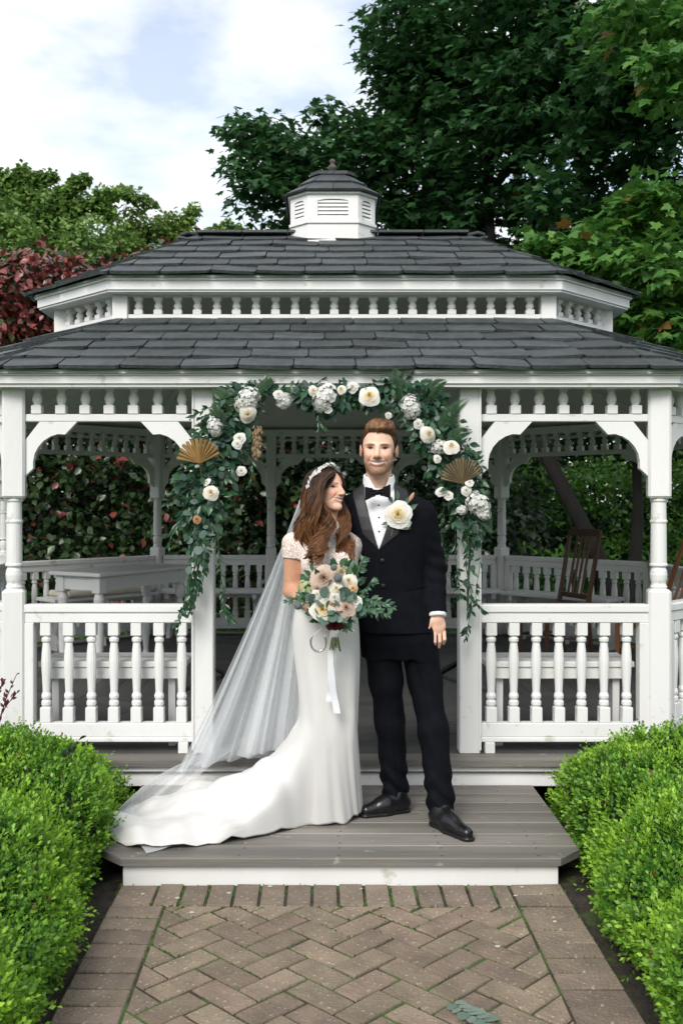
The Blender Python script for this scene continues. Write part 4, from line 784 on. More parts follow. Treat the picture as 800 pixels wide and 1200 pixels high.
def jacket_full(X):
    d = jacket(X); v, xc = vsd(X); yf = np.interp(X[2], tz, ty).astype(np.float32)
    d = np.maximum(d, -np.maximum(np.maximum(v, X[1] - yf + .045), ztip - X[2])); d = np.maximum(d, zhem + .06 * np.clip(.05 - np.abs(X[0] - xc - .012), 0, 1) - X[2]); d = np.maximum(d, X[2] - gp(0, 563)[2])
    for S in (SLR, SLL):
        u_ = (S[2] - S[1]) / np.linalg.norm(S[2] - S[1]); near = sum((X[i] - S[2][i]) ** 2 for i in range(3)) < .09 ** 2; d = np.where(near, np.maximum(d, sum((X[i] - S[2][i]) * u_[i] for i in range(3))), d)
    seam = (X[1] < yf) & (X[2] < ztip); d = d + np.where(seam, .004 * gs(X[0] - xc - .010, .004) - .0015 * (X[0] - xc < .01) * (X[0] - xc > -.02), 0)
    pk = np.abs(X[2] - gp(0, 690)[2] - .10 * (X[0] - gp(485, 0)[0])); d = d + np.where((X[1] < yf), .003 * gs(pk, .004) * (np.abs(X[0] - gp(487, 0)[0]) < .055), 0)   # pocket welt
    return d
lo, hi = gp(360, 748, -.25), gp(535, 556, .36)
part('jacket', nets(jacket_full, lo, hi, .0048), SUIT, gr, True)
def lapel(X):
    v, xc = vsd(X); yf = np.interp(X[2], tz, ty).astype(np.float32); t = np.clip((X[2] - ztip) / (gp(0, 585)[2] - ztip), 0, 1.5)
    wl = np.where(X[0] > xc, .060, .048) * np.clip(t * 3.2, 0, 1) * np.clip(1.65 - .55 * t, .35, 1); band = np.maximum(-v - .002, v - wl)
    return np.maximum(np.maximum(np.maximum(jacket(X, .005), -jacket(X, -.003)), band), np.maximum(X[1] - yf - .02, np.maximum(ztip - .004 - X[2], X[2] - gp(0, 557)[2])))
part('lapel', nets(lapel, gp(405, 650, -.25), gp(490, 552, .12), .0034), SATIN, gr, True)
hc_ = gp(443.5, 528.5, -.03); neckb = gp(445, 580, .02)
def shirt(X):
    yf = np.interp(X[2], tz, ty).astype(np.float32); chest = np.maximum(torso(X, -.012), np.maximum(X[1] - yf + .0, ztip - .03 - X[2])); chest = np.maximum(chest, X[2] - gp(0, 571)[2])
    z0, z1 = gp(0, 584)[2], gp(0, 556)[2]; t = np.clip((X[2] - z0) / (z1 - z0), 0, 1); rr = np.sqrt((X[0] - neckb[0] + .006 * t) ** 2 + (X[1] - neckb[1] + .012 * t) ** 2); band = np.abs(rr - (.076 - .012 * t)) - .0042
    front = X[1] < neckb[1] - .02; notch = np.where(front, .050 * t ** 1.0 - np.abs(X[0] - neckb[0] + .012 * t - .002), -1); band = np.maximum(band, notch); band = np.maximum(band, np.maximum(z0 - X[2], X[2] - z1 - .018 * np.clip((X[1] - neckb[1]) / .08, -1, 1)))
    plk = (X[1] < yf) * .0012 * (np.abs(X[0] - xtab([442.5])[0]) < .016); return np.minimum(chest - plk, band)
part('shirt', nets(shirt, gp(408, 655, -.25), gp(480, 545, .2), .0034), SHIRT, gr, True)
for S in (SLR,):
    u_ = (S[2] - S[1]) / np.linalg.norm(S[2] - S[1]); part('shirt_cuff', tube([S[2] - u_ * .03, S[2] + u_ * .012, S[2] + u_ * .016], [.041, .041, .037], 20), SHIRT, gr, True)
bt = gp(442.5, 577, -.135)
def bow(X):
    x, y, z = X[0] - bt[0], X[1] - bt[1] - .9 * (X[0] - bt[0]) ** 2 * 3, X[2] - bt[2]; z = z - .10 * x; hh = .007 + .022 * np.clip(np.abs(x) / .05, 0, 1) ** .8; w = np.maximum(np.maximum(np.abs(z) - hh, np.abs(y) - .010 + .003 * gs(np.abs(x) - .02, .01)), np.abs(x) - .055) + .002 * np.sin(z * 500) * (np.abs(x) < .03)
    return smin(w, ell([x, y, z], (0, -.003, 0), (.011, .013, .012)), .003)
part('bow_tie', nets(bow, bt - .07, bt + .07, .0026), VELV, gr, True)
def front_y(x, z, off=0.):   # y of the chest front at x, z
    Y = np.linspace(GD + CY - .2, GD + CY, 120); X = [np.full(120, x), Y, np.full(120, z)]; d = torso(X, off); i = np.argmax(d < 0); return Y[i]
for py in (592, 606, 622):
    q = gp(442.5, py); part('shirt_stud', xf(lathe([(.0045, 0), (.0045, .002), (.002, .004)], 8), R=rotm(0, radians(90)), loc=(q[0], front_y(q[0], q[2], -.011), q[2])), BLK, gr)
for py, pxx in ((655, 446), (684, 447)):
    q = gp(pxx, py); part('button', xf(lathe([(.009, 0), (.009, .003), (.004, .004)], 10), R=rotm(0, radians(90)), loc=(q[0], front_y(q[0], q[2], .004), q[2])), BLK, gr)
# trousers
LL = [gp(446, 748), gp(452, 800, 0), gp(457, 850, .03), gp(463, 928, .07)]; LR = [gp(489, 748), gp(498, 800, -.01), gp(507, 852, -.06), gp(516.5, 945, -.13)]
def trousers(X):
    d = loft(X, ztab([775, 750, 725, 700]), xtab([468, 467, 465, 462]), np.full(4, GD + CY + .005), np.array([.165, .182, .178, .168]), np.array([.10, .118, .117, .11]), 2.2); d = np.maximum(d, gp(0, 770)[2] - X[2])
    for Lg in (LL, LR):
        g = smin(smin(cap(X, Lg[0], Lg[1], .089, .070), cap(X, Lg[1], Lg[2], .070, .064), .03), cap(X, Lg[2], Lg[3], .064, .059), .03)
        kn = np.abs(X[2] - Lg[2][2]); an_ = np.abs(X[2] - Lg[3][2] - .05); g = g + .004 * wrk(X, 60, 4. + Lg[0][0] * 9, (.8, .2, .7)) * np.exp(-(kn / .14) ** 2) + .0065 * wrk(X, 75, 2. + Lg[0][0] * 5, (.5, .2, 1)) * np.exp(-(an_ / .09) ** 2) - .004 * gs(X[0] - np.interp(X[2], [Lg[3][2], Lg[0][2]], [Lg[3][0], Lg[0][0]]), .006) * (X[1] < Lg[2][1])
        d = smin(d, np.maximum(g, Lg[3][2] - .045 - X[2]), .02)
    q = np.abs(X[2] - gp(0, 775)[2]); return np.maximum(d + .004 * wrk(X, 55, 0., (1.2, .2, .6)) * np.exp(-(q / .09) ** 2), X[2] - gp(0, 705)[2])
part('trousers', nets(trousers, gp(412, 965, -.3), gp(545, 700, .25), .0052), SUIT, gr, True)
# shoes
LACE = M('shoe_lace', (.02, .02, .022), rough=.6)
def shoe(heel, toe, ank):
    heel, toe = np.array([*heel, ZS]), np.array([*toe, ZS]); u_ = (toe - heel) / np.linalg.norm(toe - heel); L_ = np.linalg.norm(toe - heel); z = lambda p, h: p + np.array([0, 0, h])
    def f(X):
        d = smin(cap(X, z(heel + u_ * .038, .040), z(heel + u_ * .12, .038), .037, .037), cap(X, z(heel + u_ * .12, .036), z(toe - u_ * .045, .026), .038, .026), .03); d = smin(d, cap(X, z(heel + u_ * .05, .05), z(heel + u_ * .050, .085), .036, .034), .03); d = smin(d, cap(X, z(heel + u_ * .075, .075), z(heel + u_ * .15, .045), .026, .024), .03)
        al = sum((X[i] - heel[i]) * u_[i] for i in range(3)); d = d + .0018 * gs(al - (L_ - .085), .0022) + .0016 * gs(al - .20 - .25 * (X[2] - ZS), .003) * (X[2] > ZS + .035)
        sole = np.maximum(smin(cap([X[0], X[1], X[2] * 0 + ZS], z(heel + u_ * .038, 0), z(heel + u_ * .11, 0), .038, .035), cap([X[0], X[1], X[2] * 0 + ZS], z(heel + u_ * .14, 0), z(toe - u_ * .042, 0), .042, .031), .03), np.maximum(X[2] - ZS - .014, ZS - X[2]))
        return np.minimum(np.maximum(d, ZS + .012 - X[2]), sole)
    lo = np.minimum(heel, toe) - .06; hi = np.maximum(heel, toe) + .06; lo[2] = ZS - .008; hi[2] = ZS + .16; sh_ = part('shoe', nets(f, lo, hi, .0032), SHOEM, gr, True)
    sd_ = np.array([-u_[1], u_[0], 0])
    for k in range(4):
        c = z(heel + u_ * (.098 + .017 * k), .099 - .0115 * k); part('lace', tube([c - sd_ * .017 - [0, 0, .006], c + [0, 0, .001], c + sd_ * .017 - [0, 0, .006]], .0022, 5), LACE, sh_)
shoe((.322, -.56), (.082, -.665), None); shoe((.405, -.735), (.545, -.985), None)
# body: torso, limbs and head, with the hand that shows
SK_M = (.74, .465, .345)
def gbody(X):
    d = np.maximum(torso(X, -.030), gp(0, 735)[2] - X[2])
    for Lg in (LL, LR): d = smin(d, smin(cap(X, Lg[0], Lg[2], .045, .034), cap(X, Lg[2], Lg[3], .034, .030), .02), .02)
    for S in (SLR, SLL): d = smin(d, smin(cap(X, S[0], S[1], .046, .036), cap(X, S[1], S[2], .034, .026), .02), .03)
    return d
Vb, Fb = nets(gbody, gp(355, 950, -.35), gp(540, 560, .4), .012)
wr = SLR[2]; hx = lambda dx, dz, dy=0.: wr + np.array([dx, dy, dz])
def hand(X):
    d = cap(X, wr + [0, .004, .03], hx(.000, -.022), .027, .027); d = smin(d, ell(X, hx(.001, -.052, -.004), (.038, .019, .042)), .015)
    for k, (dx, ln, cu) in enumerate(((-.031, .062, -.010), (-.010, .076, -.004), (.011, .072, .004), (.031, .056, .010))):
        a = hx(dx, -.080, -.010 + .004 * abs(k - 1)); b = hx(dx * 1.02 + .000, -.080 - ln * .55, -.016); c = hx(dx * .95, -.080 - ln * .95, .006 + cu * .2); d = smin(d, cap(X, a, b, .0088, .0080), .002); d = smin(d, cap(X, b, c, .0080, .0064), .002)
    a, b, c = hx(-.028, -.030, -.010), hx(-.043, -.060, -.020), hx(-.036, -.090, -.022); return smin(smin(d, cap(X, a, b, .014, .0115), .012), cap(X, b, c, .0115, .0085), .005)
Vh, Fh = nets(hand, hx(-.08, -.17, -.07), hx(.07, .05, .06), .0022)
RG = rotm(radians(-7), radians(1), radians(1)); Vf, Ff, Cf = make_head(False, SK_M, RG, hc_, 1.03)
def hcol(V, sk): return np.tile(np.array(sk), (len(V), 1)) * (1 + rng.normal(0, .03, (len(V), 1))) * np.array([1.0, .96, .97])
lpart('body', cat([(Vb, Fb, np.tile(np.array(SK_M), (len(Vb), 1))), (Vh, Fh, hcol(Vh, SK_M)), (Vf, Ff, Cf)]), SKIN, gr, None, True)
# short swept-up hair
def hair_m(X):
    x, y, z = X; d = ell(X, (0, .020, .038), (.0785, .102, .086)); d = smin(d, ell(X, (.006, -.004, .094), (.058, .086, .031)), .02); d = smin(d, ell(X, (.008, -.048, .093), (.050, .036, .025)), .02)
    line = np.interp(y, [-.12, -.060, -.036, -.014, .02, .06], [.079, .079, .035, -.006, -.02, -.075]).astype(np.float32) - .06 * np.clip(np.abs(x) - .045, 0, 1) * (y < -.05)
    return np.maximum(d + .0016 * wrk(X, 150, 0, (1, .25, .2)) + .0035 * wrk(X, 75, 1.3, (1, .9, .3)) * np.clip((z - .085) / .03, 0, 1) + .009 * np.clip(1 - (z - line) / .014, 0, 1) * (y < -.02), line - z)
Vm, Fm = nets(hair_m, (-.1, -.12, -.1), (.1, .14, .16), .0026)
def hair_tone(V): t = np.clip((V[:, 2] - .06) / .05, 0, 1); return mixc((.045, .023, .013), (.24, .115, .050), np.clip(t * .75 + .18 * np.sin(V[:, 0] * 260 + 3 * np.sin(V[:, 1] * 60)) + rng.normal(0, .08, len(V)), 0, 1))
i = rng.integers(0, len(Vm), 9000); p0 = Vm[i]; top = np.clip((p0[:, 2] - .07) / .03, 0, 1)[:, None]; nrm_ = unit(np.stack([p0[:, 0] / .065 ** 2, p0[:, 1] / .095 ** 2, (p0[:, 2] - .05) / .085 ** 2], 1))
sw = np.array([.55, .55, .62]) * top + np.array([.0, .55, -.75]) * (1 - top) + rng.normal(0, .13, p0.shape); sw = sw - (sw * nrm_).sum(1, keepdims=True) * nrm_ * .93; dr = unit(sw); Lh = (.007 + .024 * top[:, 0] * rng.uniform(.5, 1.1, len(p0)))[:, None]
cv_ = np.stack([p0 + nrm_ * .0003 + dr * Lh * f - nrm_ * Lh * .10 * f * f for f in np.linspace(0, 1, 6)], 1); tone = hair_tone(p0)
sv = strands(cv_, np.linspace(.0012, .0004, 6), np.repeat((tone * rng.uniform(.35, 1.9, (len(p0), 1)))[:, None, :], 6, 1))
HV = cat([(Vm, Fm, hair_tone(Vm)), sv]); lpart('hair', ((HV[0] * 1.03) @ RG.T + hc_, HV[1], HV[2]), HAIRM, gr, None, True)
# ------------------------------------------------------------------ bride
BD = 4.33
bp = lambda px, py, dy=0.: P(px, py, BD + dy)
bbase = np.array([-.02, -.62, ZS]); br = empty('person', bbase, 'smiling woman in white wedding dress and long veil holding a bouquet', 'person')
DRESS = M('ivory_crepe', (.60, .592, .577), (.565, .557, .545), scale=5, rough=.75, bump=.05, bscale=260, sheen=.2)
LACE_ = M('blush_lace', (.60, .44, .38), (.80, .76, .72), scale=170, rough=.85, lo=.45, hi=.58, bump=.6, bscale=110, detail=3)
APPL = M('lace_applique', (.82, .80, .77), rough=.8)
SK_F = (.52, .275, .175)
BP = [745, 735, 720, 708, 698, 688, 675, 662, 650, 640, 632, 625, 618, 610]
BX = [381, 381, 381.5, 382, 383, 383, 383, 383, 382.5, 382, 382, 383, 384, 385]
BA = [.138, .138, .132, .120, .110, .108, .116, .130, .138, .146, .140, .108, .066, .046]
BB = [.112, .112, .105, .092, .084, .084, .092, .100, .096, .088, .080, .072, .058, .046]
bz_, bx_ = ztab(BP, BD), xtab(BX, BD); ba_, bb_ = np.array(BA), np.array(BB); by_ = np.full(len(bz_), BD + CY)
ARM = [bp(343.5, 637, .0), bp(342, 692, .01), bp(362, 709, -.15), bp(378, 718, -.22)]; ARM2 = [bp(415, 640, .05), bp(428, 688, .24), bp(445, 696, .33)]
def btorso(X, off=0.):
    d = loft(X, bz_, bx_, by_, ba_ + off, bb_ + off, 2.2)
    for px in (370, 400): d = smin(d, ell(X, bp(px, 662, -.075), (.052 + off, .045 + off, .055 + off)), .03)
    return d
def arms(X, off=0.):
    a = smin(cap(X, ARM[0], ARM[1], .044 + off, .036 + off), cap(X, ARM[1], ARM[2], .037 + off, .026 + off), .02); b = smin(cap(X, ARM2[0], ARM2[1], .042 + off, .036 + off), cap(X, ARM2[1], ARM2[2], .034 + off, .026 + off), .02); return np.minimum(a, b)
ztop, zbot = bp(0, 706)[2], bp(0, 950)[2]
def bbody(X):
    d = np.maximum(btorso(X, -.012), bp(0, 740)[2] - X[2]); d = smin(d, arms(X), .03); d = smin(d, cap(X, bp(384, 620), bp(386, 597, .005), .044, .040), .03)
    for px, q in ((372, 376), (396, 400)): d = smin(d, smin(cap(X, bp(px, 735), bp(q, 840, -.0), .075, .05), cap(X, bp(q, 840), bp(q, 945, .05), .046, .034), .03), .03)
    return d
Vb, Fb = nets(bbody, bp(318, 955, -.35), bp(460, 584, .45), .0065)
# right hand round the bouquet stems
hq = ARM[2]; hu = unit(ARM[3] - ARM[2]); HC = P(377, 722, BD - .215)
def bhand(X):
    d = cap(X, hq - hu * .03, HC - hu * .03, .025, .024); d = smin(d, ell(X, HC, (.034, .026, .034)), .014)
    for k in range(4):
        a = HC + np.array([.016, -.018, .026 - .017 * k]); b = a + np.array([.030, -.010, -.004]); c = b + np.array([.012, .024, -.003]); d = smin(d, cap(X, a, b, .0085, .0078), .004); d = smin(d, cap(X, b, c, .0078, .0062), .003)
    a = HC + np.array([-.006, -.018, .026]); return smin(d, cap(X, a, a + np.array([.034, -.014, .016]), .0105, .0075), .006)
Vh, Fh = nets(bhand, np.minimum(hq, HC) - .09, np.maximum(hq, HC) + .09, .0026)
RB = rotm(radians(50), radians(-5), radians(6)); bh = bp(383, 575, -.01); HS = .87
Vf, Ff, Cf = make_head(True, (.68, .41, .295), RB, bh, HS)
lpart('body', cat([(Vb, Fb, np.tile(np.array(SK_F), (len(Vb), 1))), (Vh, Fh, hcol(Vh, SK_F)), (Vf, Ff, Cf)]), SKIN, br, None, True)
def bodice(X):
    d = btorso(X, .004); d = smin(d, np.minimum(cap(X, ARM[0], ARM[0] + (ARM[1] - ARM[0]) * .30, .050, .047), cap(X, ARM2[0], ARM2[0] + (ARM2[1] - ARM2[0]) * .30, .050, .047)), .03)
    u_ = unit(ARM[1] - ARM[0]); cut = sum((X[i] - ARM[0][i]) * u_[i] for i in range(3)) - .062; d = np.maximum(d, np.where(X[0] < bp(352, 0)[0], cut, -1)); return np.maximum(np.maximum(d, ztop - .01 - X[2]), X[2] - bp(0, 611)[2])
bod = part('bodice', nets(bodice, bp(325, 712, -.22), bp(440, 606, .2), .0045), LACE_, br, True)
def bfront(x, z):
    Y = np.linspace(BD + CY - .25, BD + CY, 160); d = btorso([np.full(160, x), Y, np.full(160, z)], .005); return Y[np.argmax(d < 0)]
ap = []
for px, py, a, l in ((386, 642, 90, .06), (380, 644, 125, .05), (392, 644, 55, .055), (374, 648, 150, .045), (397, 650, 30, .05), (386, 650, -90, .04), (366, 655, 160, .04), (404, 660, 20, .045), (380, 664, 220, .05), (394, 668, -40, .05), (372, 672, 200, .045), (388, 676, -80, .05), (402, 676, -20, .04), (378, 632, 80, .035), (392, 630, 70, .035), (344, 640, 60, .045), (340, 645, 110, .04), (348, 650, 20, .04), (386, 622, 90, .03), (398, 638, 60, .035), (362, 668, 240, .04)):
    q = bp(px, py); y = bfront(q[0], q[2]) if px > 352 else BD + CY - .052; r_ = radians(a); ap.append(leaves(T_LEAF, np.array([[q[0], y - .001, q[2]]]), np.array([[cos(r_), .05, sin(r_)]]), np.array([[0, -1., .1]]), l * .62, np.array([[1, 1, 1.]]), wid=.5))
ap = cat(ap); setp(part('lace_appliques', (ap[0], ap[1]), APPL, bod), kind='stuff')
# skirt and train: one sheet from the waist to the hem
TH_ = np.array([0, 45, 90, 120, 130, 136, 142, 148, 156, 168, 180, 190, 200, 215, 235, 270, 315, 360]); HR = np.array([.125, .14, .165, .20, .30, .50, .74, .88, .97, 1.0, .98, .90, .74, .46, .28, .20, .15, .125])
nt_, nv_ = 260, 90; ths = np.linspace(0, 360, nt_, endpoint=False); rm = np.interp(ths, TH_, HR, period=360); rm = np.convolve(np.r_[rm[-4:], rm, rm[:4]], np.ones(7) / 7, 'same')[4:-4]
HC0 = np.array([P(389, 0, 4.45)[0], 4.45 + CY]); rows = []
zk = ZS + .41
for j in range(nv_):
    v = j / (nv_ - 1); a = np.radians(ths); ca, sa = np.cos(a), -np.sin(a)
    if v < .5:
        t = v / .5; z = ztop + .012 + (zk - ztop - .012) * t; pyz = 585 + (CZ - z) * F / BD
        A = np.interp(pyz, [700, 720, 740, 770, 810, 850], [.118, .136, .143, .140, .128, .120]); B = np.interp(pyz, [700, 720, 740, 770, 810, 850], [.094, .110, .118, .122, .120, .118]); cx = np.interp(pyz, [700, 740, 800, 850], [P(q, 0, BD)[0] for q in (382.5, 381.5, 384.5, 385.5)])
        bumpv = .022 * np.exp(-((ths - 255) / 40) ** 2) * np.exp(-((pyz - 738) / 25) ** 2)
        x = cx + (A + bumpv) * ca; y = BD + CY + (B + bumpv) * sa; fold = .0035 * np.sin(9 * a + 3 * t) * t + .003 * np.sin(40 * (z + .3 * x)) * np.exp(-((pyz - 716) / 14) ** 2)
        x = x + fold * ca; y = y + fold * sa; zz = np.full(nt_, z)
    else:
        t = (v - .5) / .5; kx = .120 * ca + P(385.5, 0, BD)[0] - HC0[0]; ky = .118 * sa + BD + CY - HC0[1]; hx_, hy_ = rm * ca, rm * sa
        lng = np.clip((rm - .2) / .6, 0, 1); e = 1.35 - .45 * lng; tt = t ** e; x = HC0[0] + kx + (hx_ - kx) * tt; y = HC0[1] + ky + (hy_ - ky) * tt
        zl = (1 - t) ** (1.0 + .0 * lng); zl = zl * (1 - lng) + lng * ((1 - tt) * .62 + .38 * (1 - tt) ** 4) ; zl = zl * (1 - .38 * np.exp(-((ths - 146) / 14) ** 2) * np.sin(pi * t)); zz = ZS + .006 + (zk - ZS - .006) * zl
        rip = np.sin(5 * a + 1.2) * .013 + np.sin(11 * a + .5) * .009 + .006 * np.sin(19 * a + 2 * t); rip2 = np.sin(11 * a + 4 * t) * .012 * np.sin(pi * np.clip(t, 0, 1)) * lng
        x = x + rip * t * ca * (.5 + lng); y = y + rip * t * sa * (.5 + lng); zz = np.maximum(zz + rip2 + .012 * lng * np.clip(np.sin(13 * a + 1) + .3, 0, 1) * t ** 3, ZS + .004)
    rows.append(np.stack([x, np.minimum(y, -.19 + 0 * y), zz], 1))
V = np.array(rows)
for _ in range(14): V[1:-1] = .25 * V[:-2] + .5 * V[1:-1] + .25 * V[2:]
wt = np.clip((V[:, :, 2] < zk + .1) * 1.0, 0, 1) * np.clip((zk + .1 - V[:, :, 2]) / .15, 0, 1); X_, Y_, Z_ = V[:, :, 0], V[:, :, 1], V[:, :, 2]; wr_ = np.zeros_like(X_)
for kk, (fx, fy, fz, am) in enumerate(((14, 6, 3, .013), (9, 21, 5, .011), (27, 12, 9, .0075), (18, 33, 4, .0065), (41, 25, 14, .0025), (35, 57, 8, .0022))): wr_ += am * np.sin(fx * X_ + fy * Y_ + fz * Z_ + kk * 1.7 + 1.4 * np.sin(.5 * fy * X_ - .4 * fx * Y_))
V[:, :, 2] = np.maximum(V[:, :, 2] + wt * wr_, ZS + .004); V[:, :, 1] = np.minimum(V[:, :, 1] - wt * wr_ * .6, -.19)
V = V.reshape(-1, 3); idx = np.arange(nt_ * nv_).reshape(nv_, nt_); nx_i = np.roll(idx, -1, axis=1)
skirt = part('skirt', (V, np.stack([idx[:-1], idx[1:], nx_i[1:], nx_i[:-1]], -1).reshape(-1, 4)), DRESS, br, True)
m_ = skirt.modifiers.new('cloth_thickness', 'SOLIDIFY'); m_.thickness = .003; m_.offset = -1
# hair
def hair_f(X):
    x, y, z = X; d = ell(X, (0, .022, .036), (.081, .103, .080)); d = smin(d, ell(X, (0, .05, -.02), (.078, .075, .10)), .03); face = np.maximum(-(-.028 - y + .12 * z), z - .060 + 7. * np.clip(np.abs(x) - .006, 0, 1) ** 2 * 3)
    face = np.maximum(y + .016 - .16 * np.clip(z, -1, .06), z - (.088 - 1.2 * np.abs(x))); return np.maximum(d + .0015 * wrk(X, 260, 0, (.4, 1, .1)), -face)
Vm, Fm = nets(hair_f, (-.105, -.12, -.15), (.105, .145, .15), .003); Vw = (Vm * HS) @ RB.T + bh
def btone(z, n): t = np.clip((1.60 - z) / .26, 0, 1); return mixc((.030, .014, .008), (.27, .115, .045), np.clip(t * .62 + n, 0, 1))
def lock(pts, r, ns, k=26, wave=.010, seed=0):
    q = np.random.default_rng(seed); c = spline([bp(*p) for p in pts], k); f = np.linspace(0, 1, k); rad = r * (np.sin(np.clip(f * 1.15 + .12, 0, 1) * pi) ** .55 * .75 + .35); rad[-1] *= .3; cur = []
    for _ in range(ns):
        o = q.normal(size=3); o = o / np.linalg.norm(o) * q.uniform(.15, 1) ** .5; ph_ = q.uniform(0, .5) + seed * .4; amp = wave * q.uniform(.7, 1.25) * np.clip(f * 2.2 - .55, 0, 1.35); ln = q.uniform(.82, 1.04)
        cc_ = c[np.clip((f * ln * (k - 1)), 0, k - 1).astype(int)] * .5 + .5 * np.stack([np.interp(f * ln, f, c[:, i]) for i in range(3)], 1)
        cur.append(cc_ + rad[:, None] * o + np.stack([amp * np.sin(f * 14 + ph_), amp * np.cos(f * 14 + ph_), 0 * f], 1))
    return np.array(cur)
LK = []; sd_ = 0
def addl(pts, r, ns, **k): global sd_; sd_ += 1; LK.append(lock(pts, r, ns, seed=sd_ * .7 if False else sd_, **k))
# near-side mass falling over her shoulder
for i, (dx, dy) in enumerate(((-3, .04), (0, .01), (3, -.02), (6, -.045), (9, -.06), (12, -.07))):
    addl([(384 + dx * .5, 554, -.02 + dy * .5), (366 + dx * 1.0, 565, -.05 + dy), (358 + dx * 1.2, 590, -.06 + dy), (356 + dx * 1.4, 615, -.07 + dy), (358 + dx * 1.4, 640, -.10 + dy), (360 + dx * 1.5, 656 + 7 * sin(i * 2.1), -.115 + dy)], .012, 130, wave=.021)
for i, dx in enumerate((-4, 0, 4)):
    addl([(386, 554, -.05), (371 + dx * .8, 562, -.10), (368 + dx, 585, -.115), (370 + dx * 1.2, 612, -.12), (376 + dx * .8, 632, -.135), (370 + dx * 1.4, 655, -.14)], .011, 110, wave=.023)
addl([(391, 554, -.06), (381, 561, -.10), (377.5, 580, -.115), (380, 602, -.125), (389, 620, -.13), (384, 641, -.14)], .009, 90, wave=.023)
addl([(389, 554, -.06), (378, 563, -.10), (374, 590, -.12), (377, 615, -.13), (384, 628, -.135), (376, 650, -.14)], .011, 90, wave=.023)
# far-side mass
for i, dx in enumerate((0, 3, 6, 9)):
    addl([(394, 558, .02), (398, 572, .03), (398 + dx * .6, 595, .0), (398 + dx, 615, -.06), (401 + dx, 634, -.10), (398 + dx * 1.2, 652 + 3 * i, -.12)], .0085, 100, wave=.015)
for i, dx in enumerate((-6, 0, 6)): addl([(376, 555, .06), (364 + dx, 580, .08), (366 + dx, 610, .08), (368 + dx, 640, .10), (370 + dx, 660, .11)], .02, 80, wave=.01)
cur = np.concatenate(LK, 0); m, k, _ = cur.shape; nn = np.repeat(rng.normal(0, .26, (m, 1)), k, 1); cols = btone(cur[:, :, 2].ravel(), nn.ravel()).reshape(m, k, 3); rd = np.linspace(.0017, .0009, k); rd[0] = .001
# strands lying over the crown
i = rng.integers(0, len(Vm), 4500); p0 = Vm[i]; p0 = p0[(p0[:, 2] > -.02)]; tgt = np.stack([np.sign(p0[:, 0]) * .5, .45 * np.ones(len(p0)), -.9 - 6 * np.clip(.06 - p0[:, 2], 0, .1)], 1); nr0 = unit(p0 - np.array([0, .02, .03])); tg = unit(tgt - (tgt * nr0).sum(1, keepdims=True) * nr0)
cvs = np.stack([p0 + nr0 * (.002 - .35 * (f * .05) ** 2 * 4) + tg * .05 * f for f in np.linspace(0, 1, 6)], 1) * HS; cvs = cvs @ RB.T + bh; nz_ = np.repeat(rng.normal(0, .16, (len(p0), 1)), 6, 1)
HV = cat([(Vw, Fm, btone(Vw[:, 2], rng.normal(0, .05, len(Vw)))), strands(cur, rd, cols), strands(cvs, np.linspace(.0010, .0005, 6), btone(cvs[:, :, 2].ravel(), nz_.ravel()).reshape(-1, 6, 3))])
lpart('hair', HV, HAIRM, br, None, True)
# veil: fine tulle
def tulle(name, alpha):
    m = bpy.data.materials.new(name); m.use_nodes = True; t = m.node_tree; b = t.nodes['Principled BSDF']; L = t.links.new; b.inputs['Base Color'].default_value = (.93, .95, .97, 1); b.inputs['Roughness'].default_value = .8
    tr = N(t, 'ShaderNodeBsdfTransparent'); tl = N(t, 'ShaderNodeBsdfTranslucent'); tl.inputs['Color'].default_value = (.93, .95, .97, 1); m1 = N(t, 'ShaderNodeMixShader'); m1.inputs[0].default_value = .5; m2 = N(t, 'ShaderNodeMixShader')
    lw = N(t, 'ShaderNodeLayerWeight'); lw.inputs[0].default_value = .35; mr = N(t, 'ShaderNodeMapRange'); mr.inputs[3].default_value = alpha; mr.inputs[4].default_value = min(1, alpha * 2.6); L(lw.outputs['Facing'], mr.inputs[0]); L(mr.outputs[0], m2.inputs[0])
    L(b.outputs[0], m1.inputs[1]); L(tl.outputs[0], m1.inputs[2]); L(tr.outputs[0], m2.inputs[1]); L(m1.outputs[0], m2.inputs[2]); L(m2.outputs[0], t.nodes['Material Output'].inputs['Surface']); return m
TUL = tulle('tulle', .40)
def sheet(topc, botc, nu, nv, pleat, amp, sag=0., seed=0, exp=1.0):
    u_ = np.linspace(0, 1, nu); A, B = spline(topc, nu), spline(botc, nu); q = np.random.default_rng(seed); ph_ = q.uniform(0, 6, 4); V = []
    for v in np.linspace(0, 1, nv):
        p = A + (B - A) * v; p[:, 2] -= sag * sin(pi * v); w = amp * (.25 + .75 * v); f = np.sin(u_ * pleat * 2 * pi + ph_[0] + .6 * sin(2 * v)) + .6 * np.sin(u_ * pleat * 1.7 * 2 * pi + ph_[1] + v) + .12 * np.sin(u_ * pleat * 3.3 * 2 * pi + ph_[2]); p[:, 1] += w * f; p[:, 0] += .35 * w * np.cos(u_ * pleat * 2 * pi + ph_[3]); V.append(p)
    V = np.vstack(V); idx = np.arange(nu * nv).reshape(nv, nu); return V, np.stack([idx[:-1, :-1], idx[1:, :-1], idx[1:, 1:], idx[:-1, 1:]], -1).reshape(-1, 4)
vt = [P(364, 556, 4.36), P(361, 560, 4.41), P(366, 560, 4.46), P(376, 566, 4.47)]
v1 = sheet(vt, [P(205, 905, 4.62), P(240, 897, 4.70), P(290, 885, 4.74), P(350, 878, 4.70)], 150, 50, 3.2, .030, .05, 1)
vt2 = [P(362, 560, 4.38), P(362, 562, 4.43), P(368, 566, 4.47)]
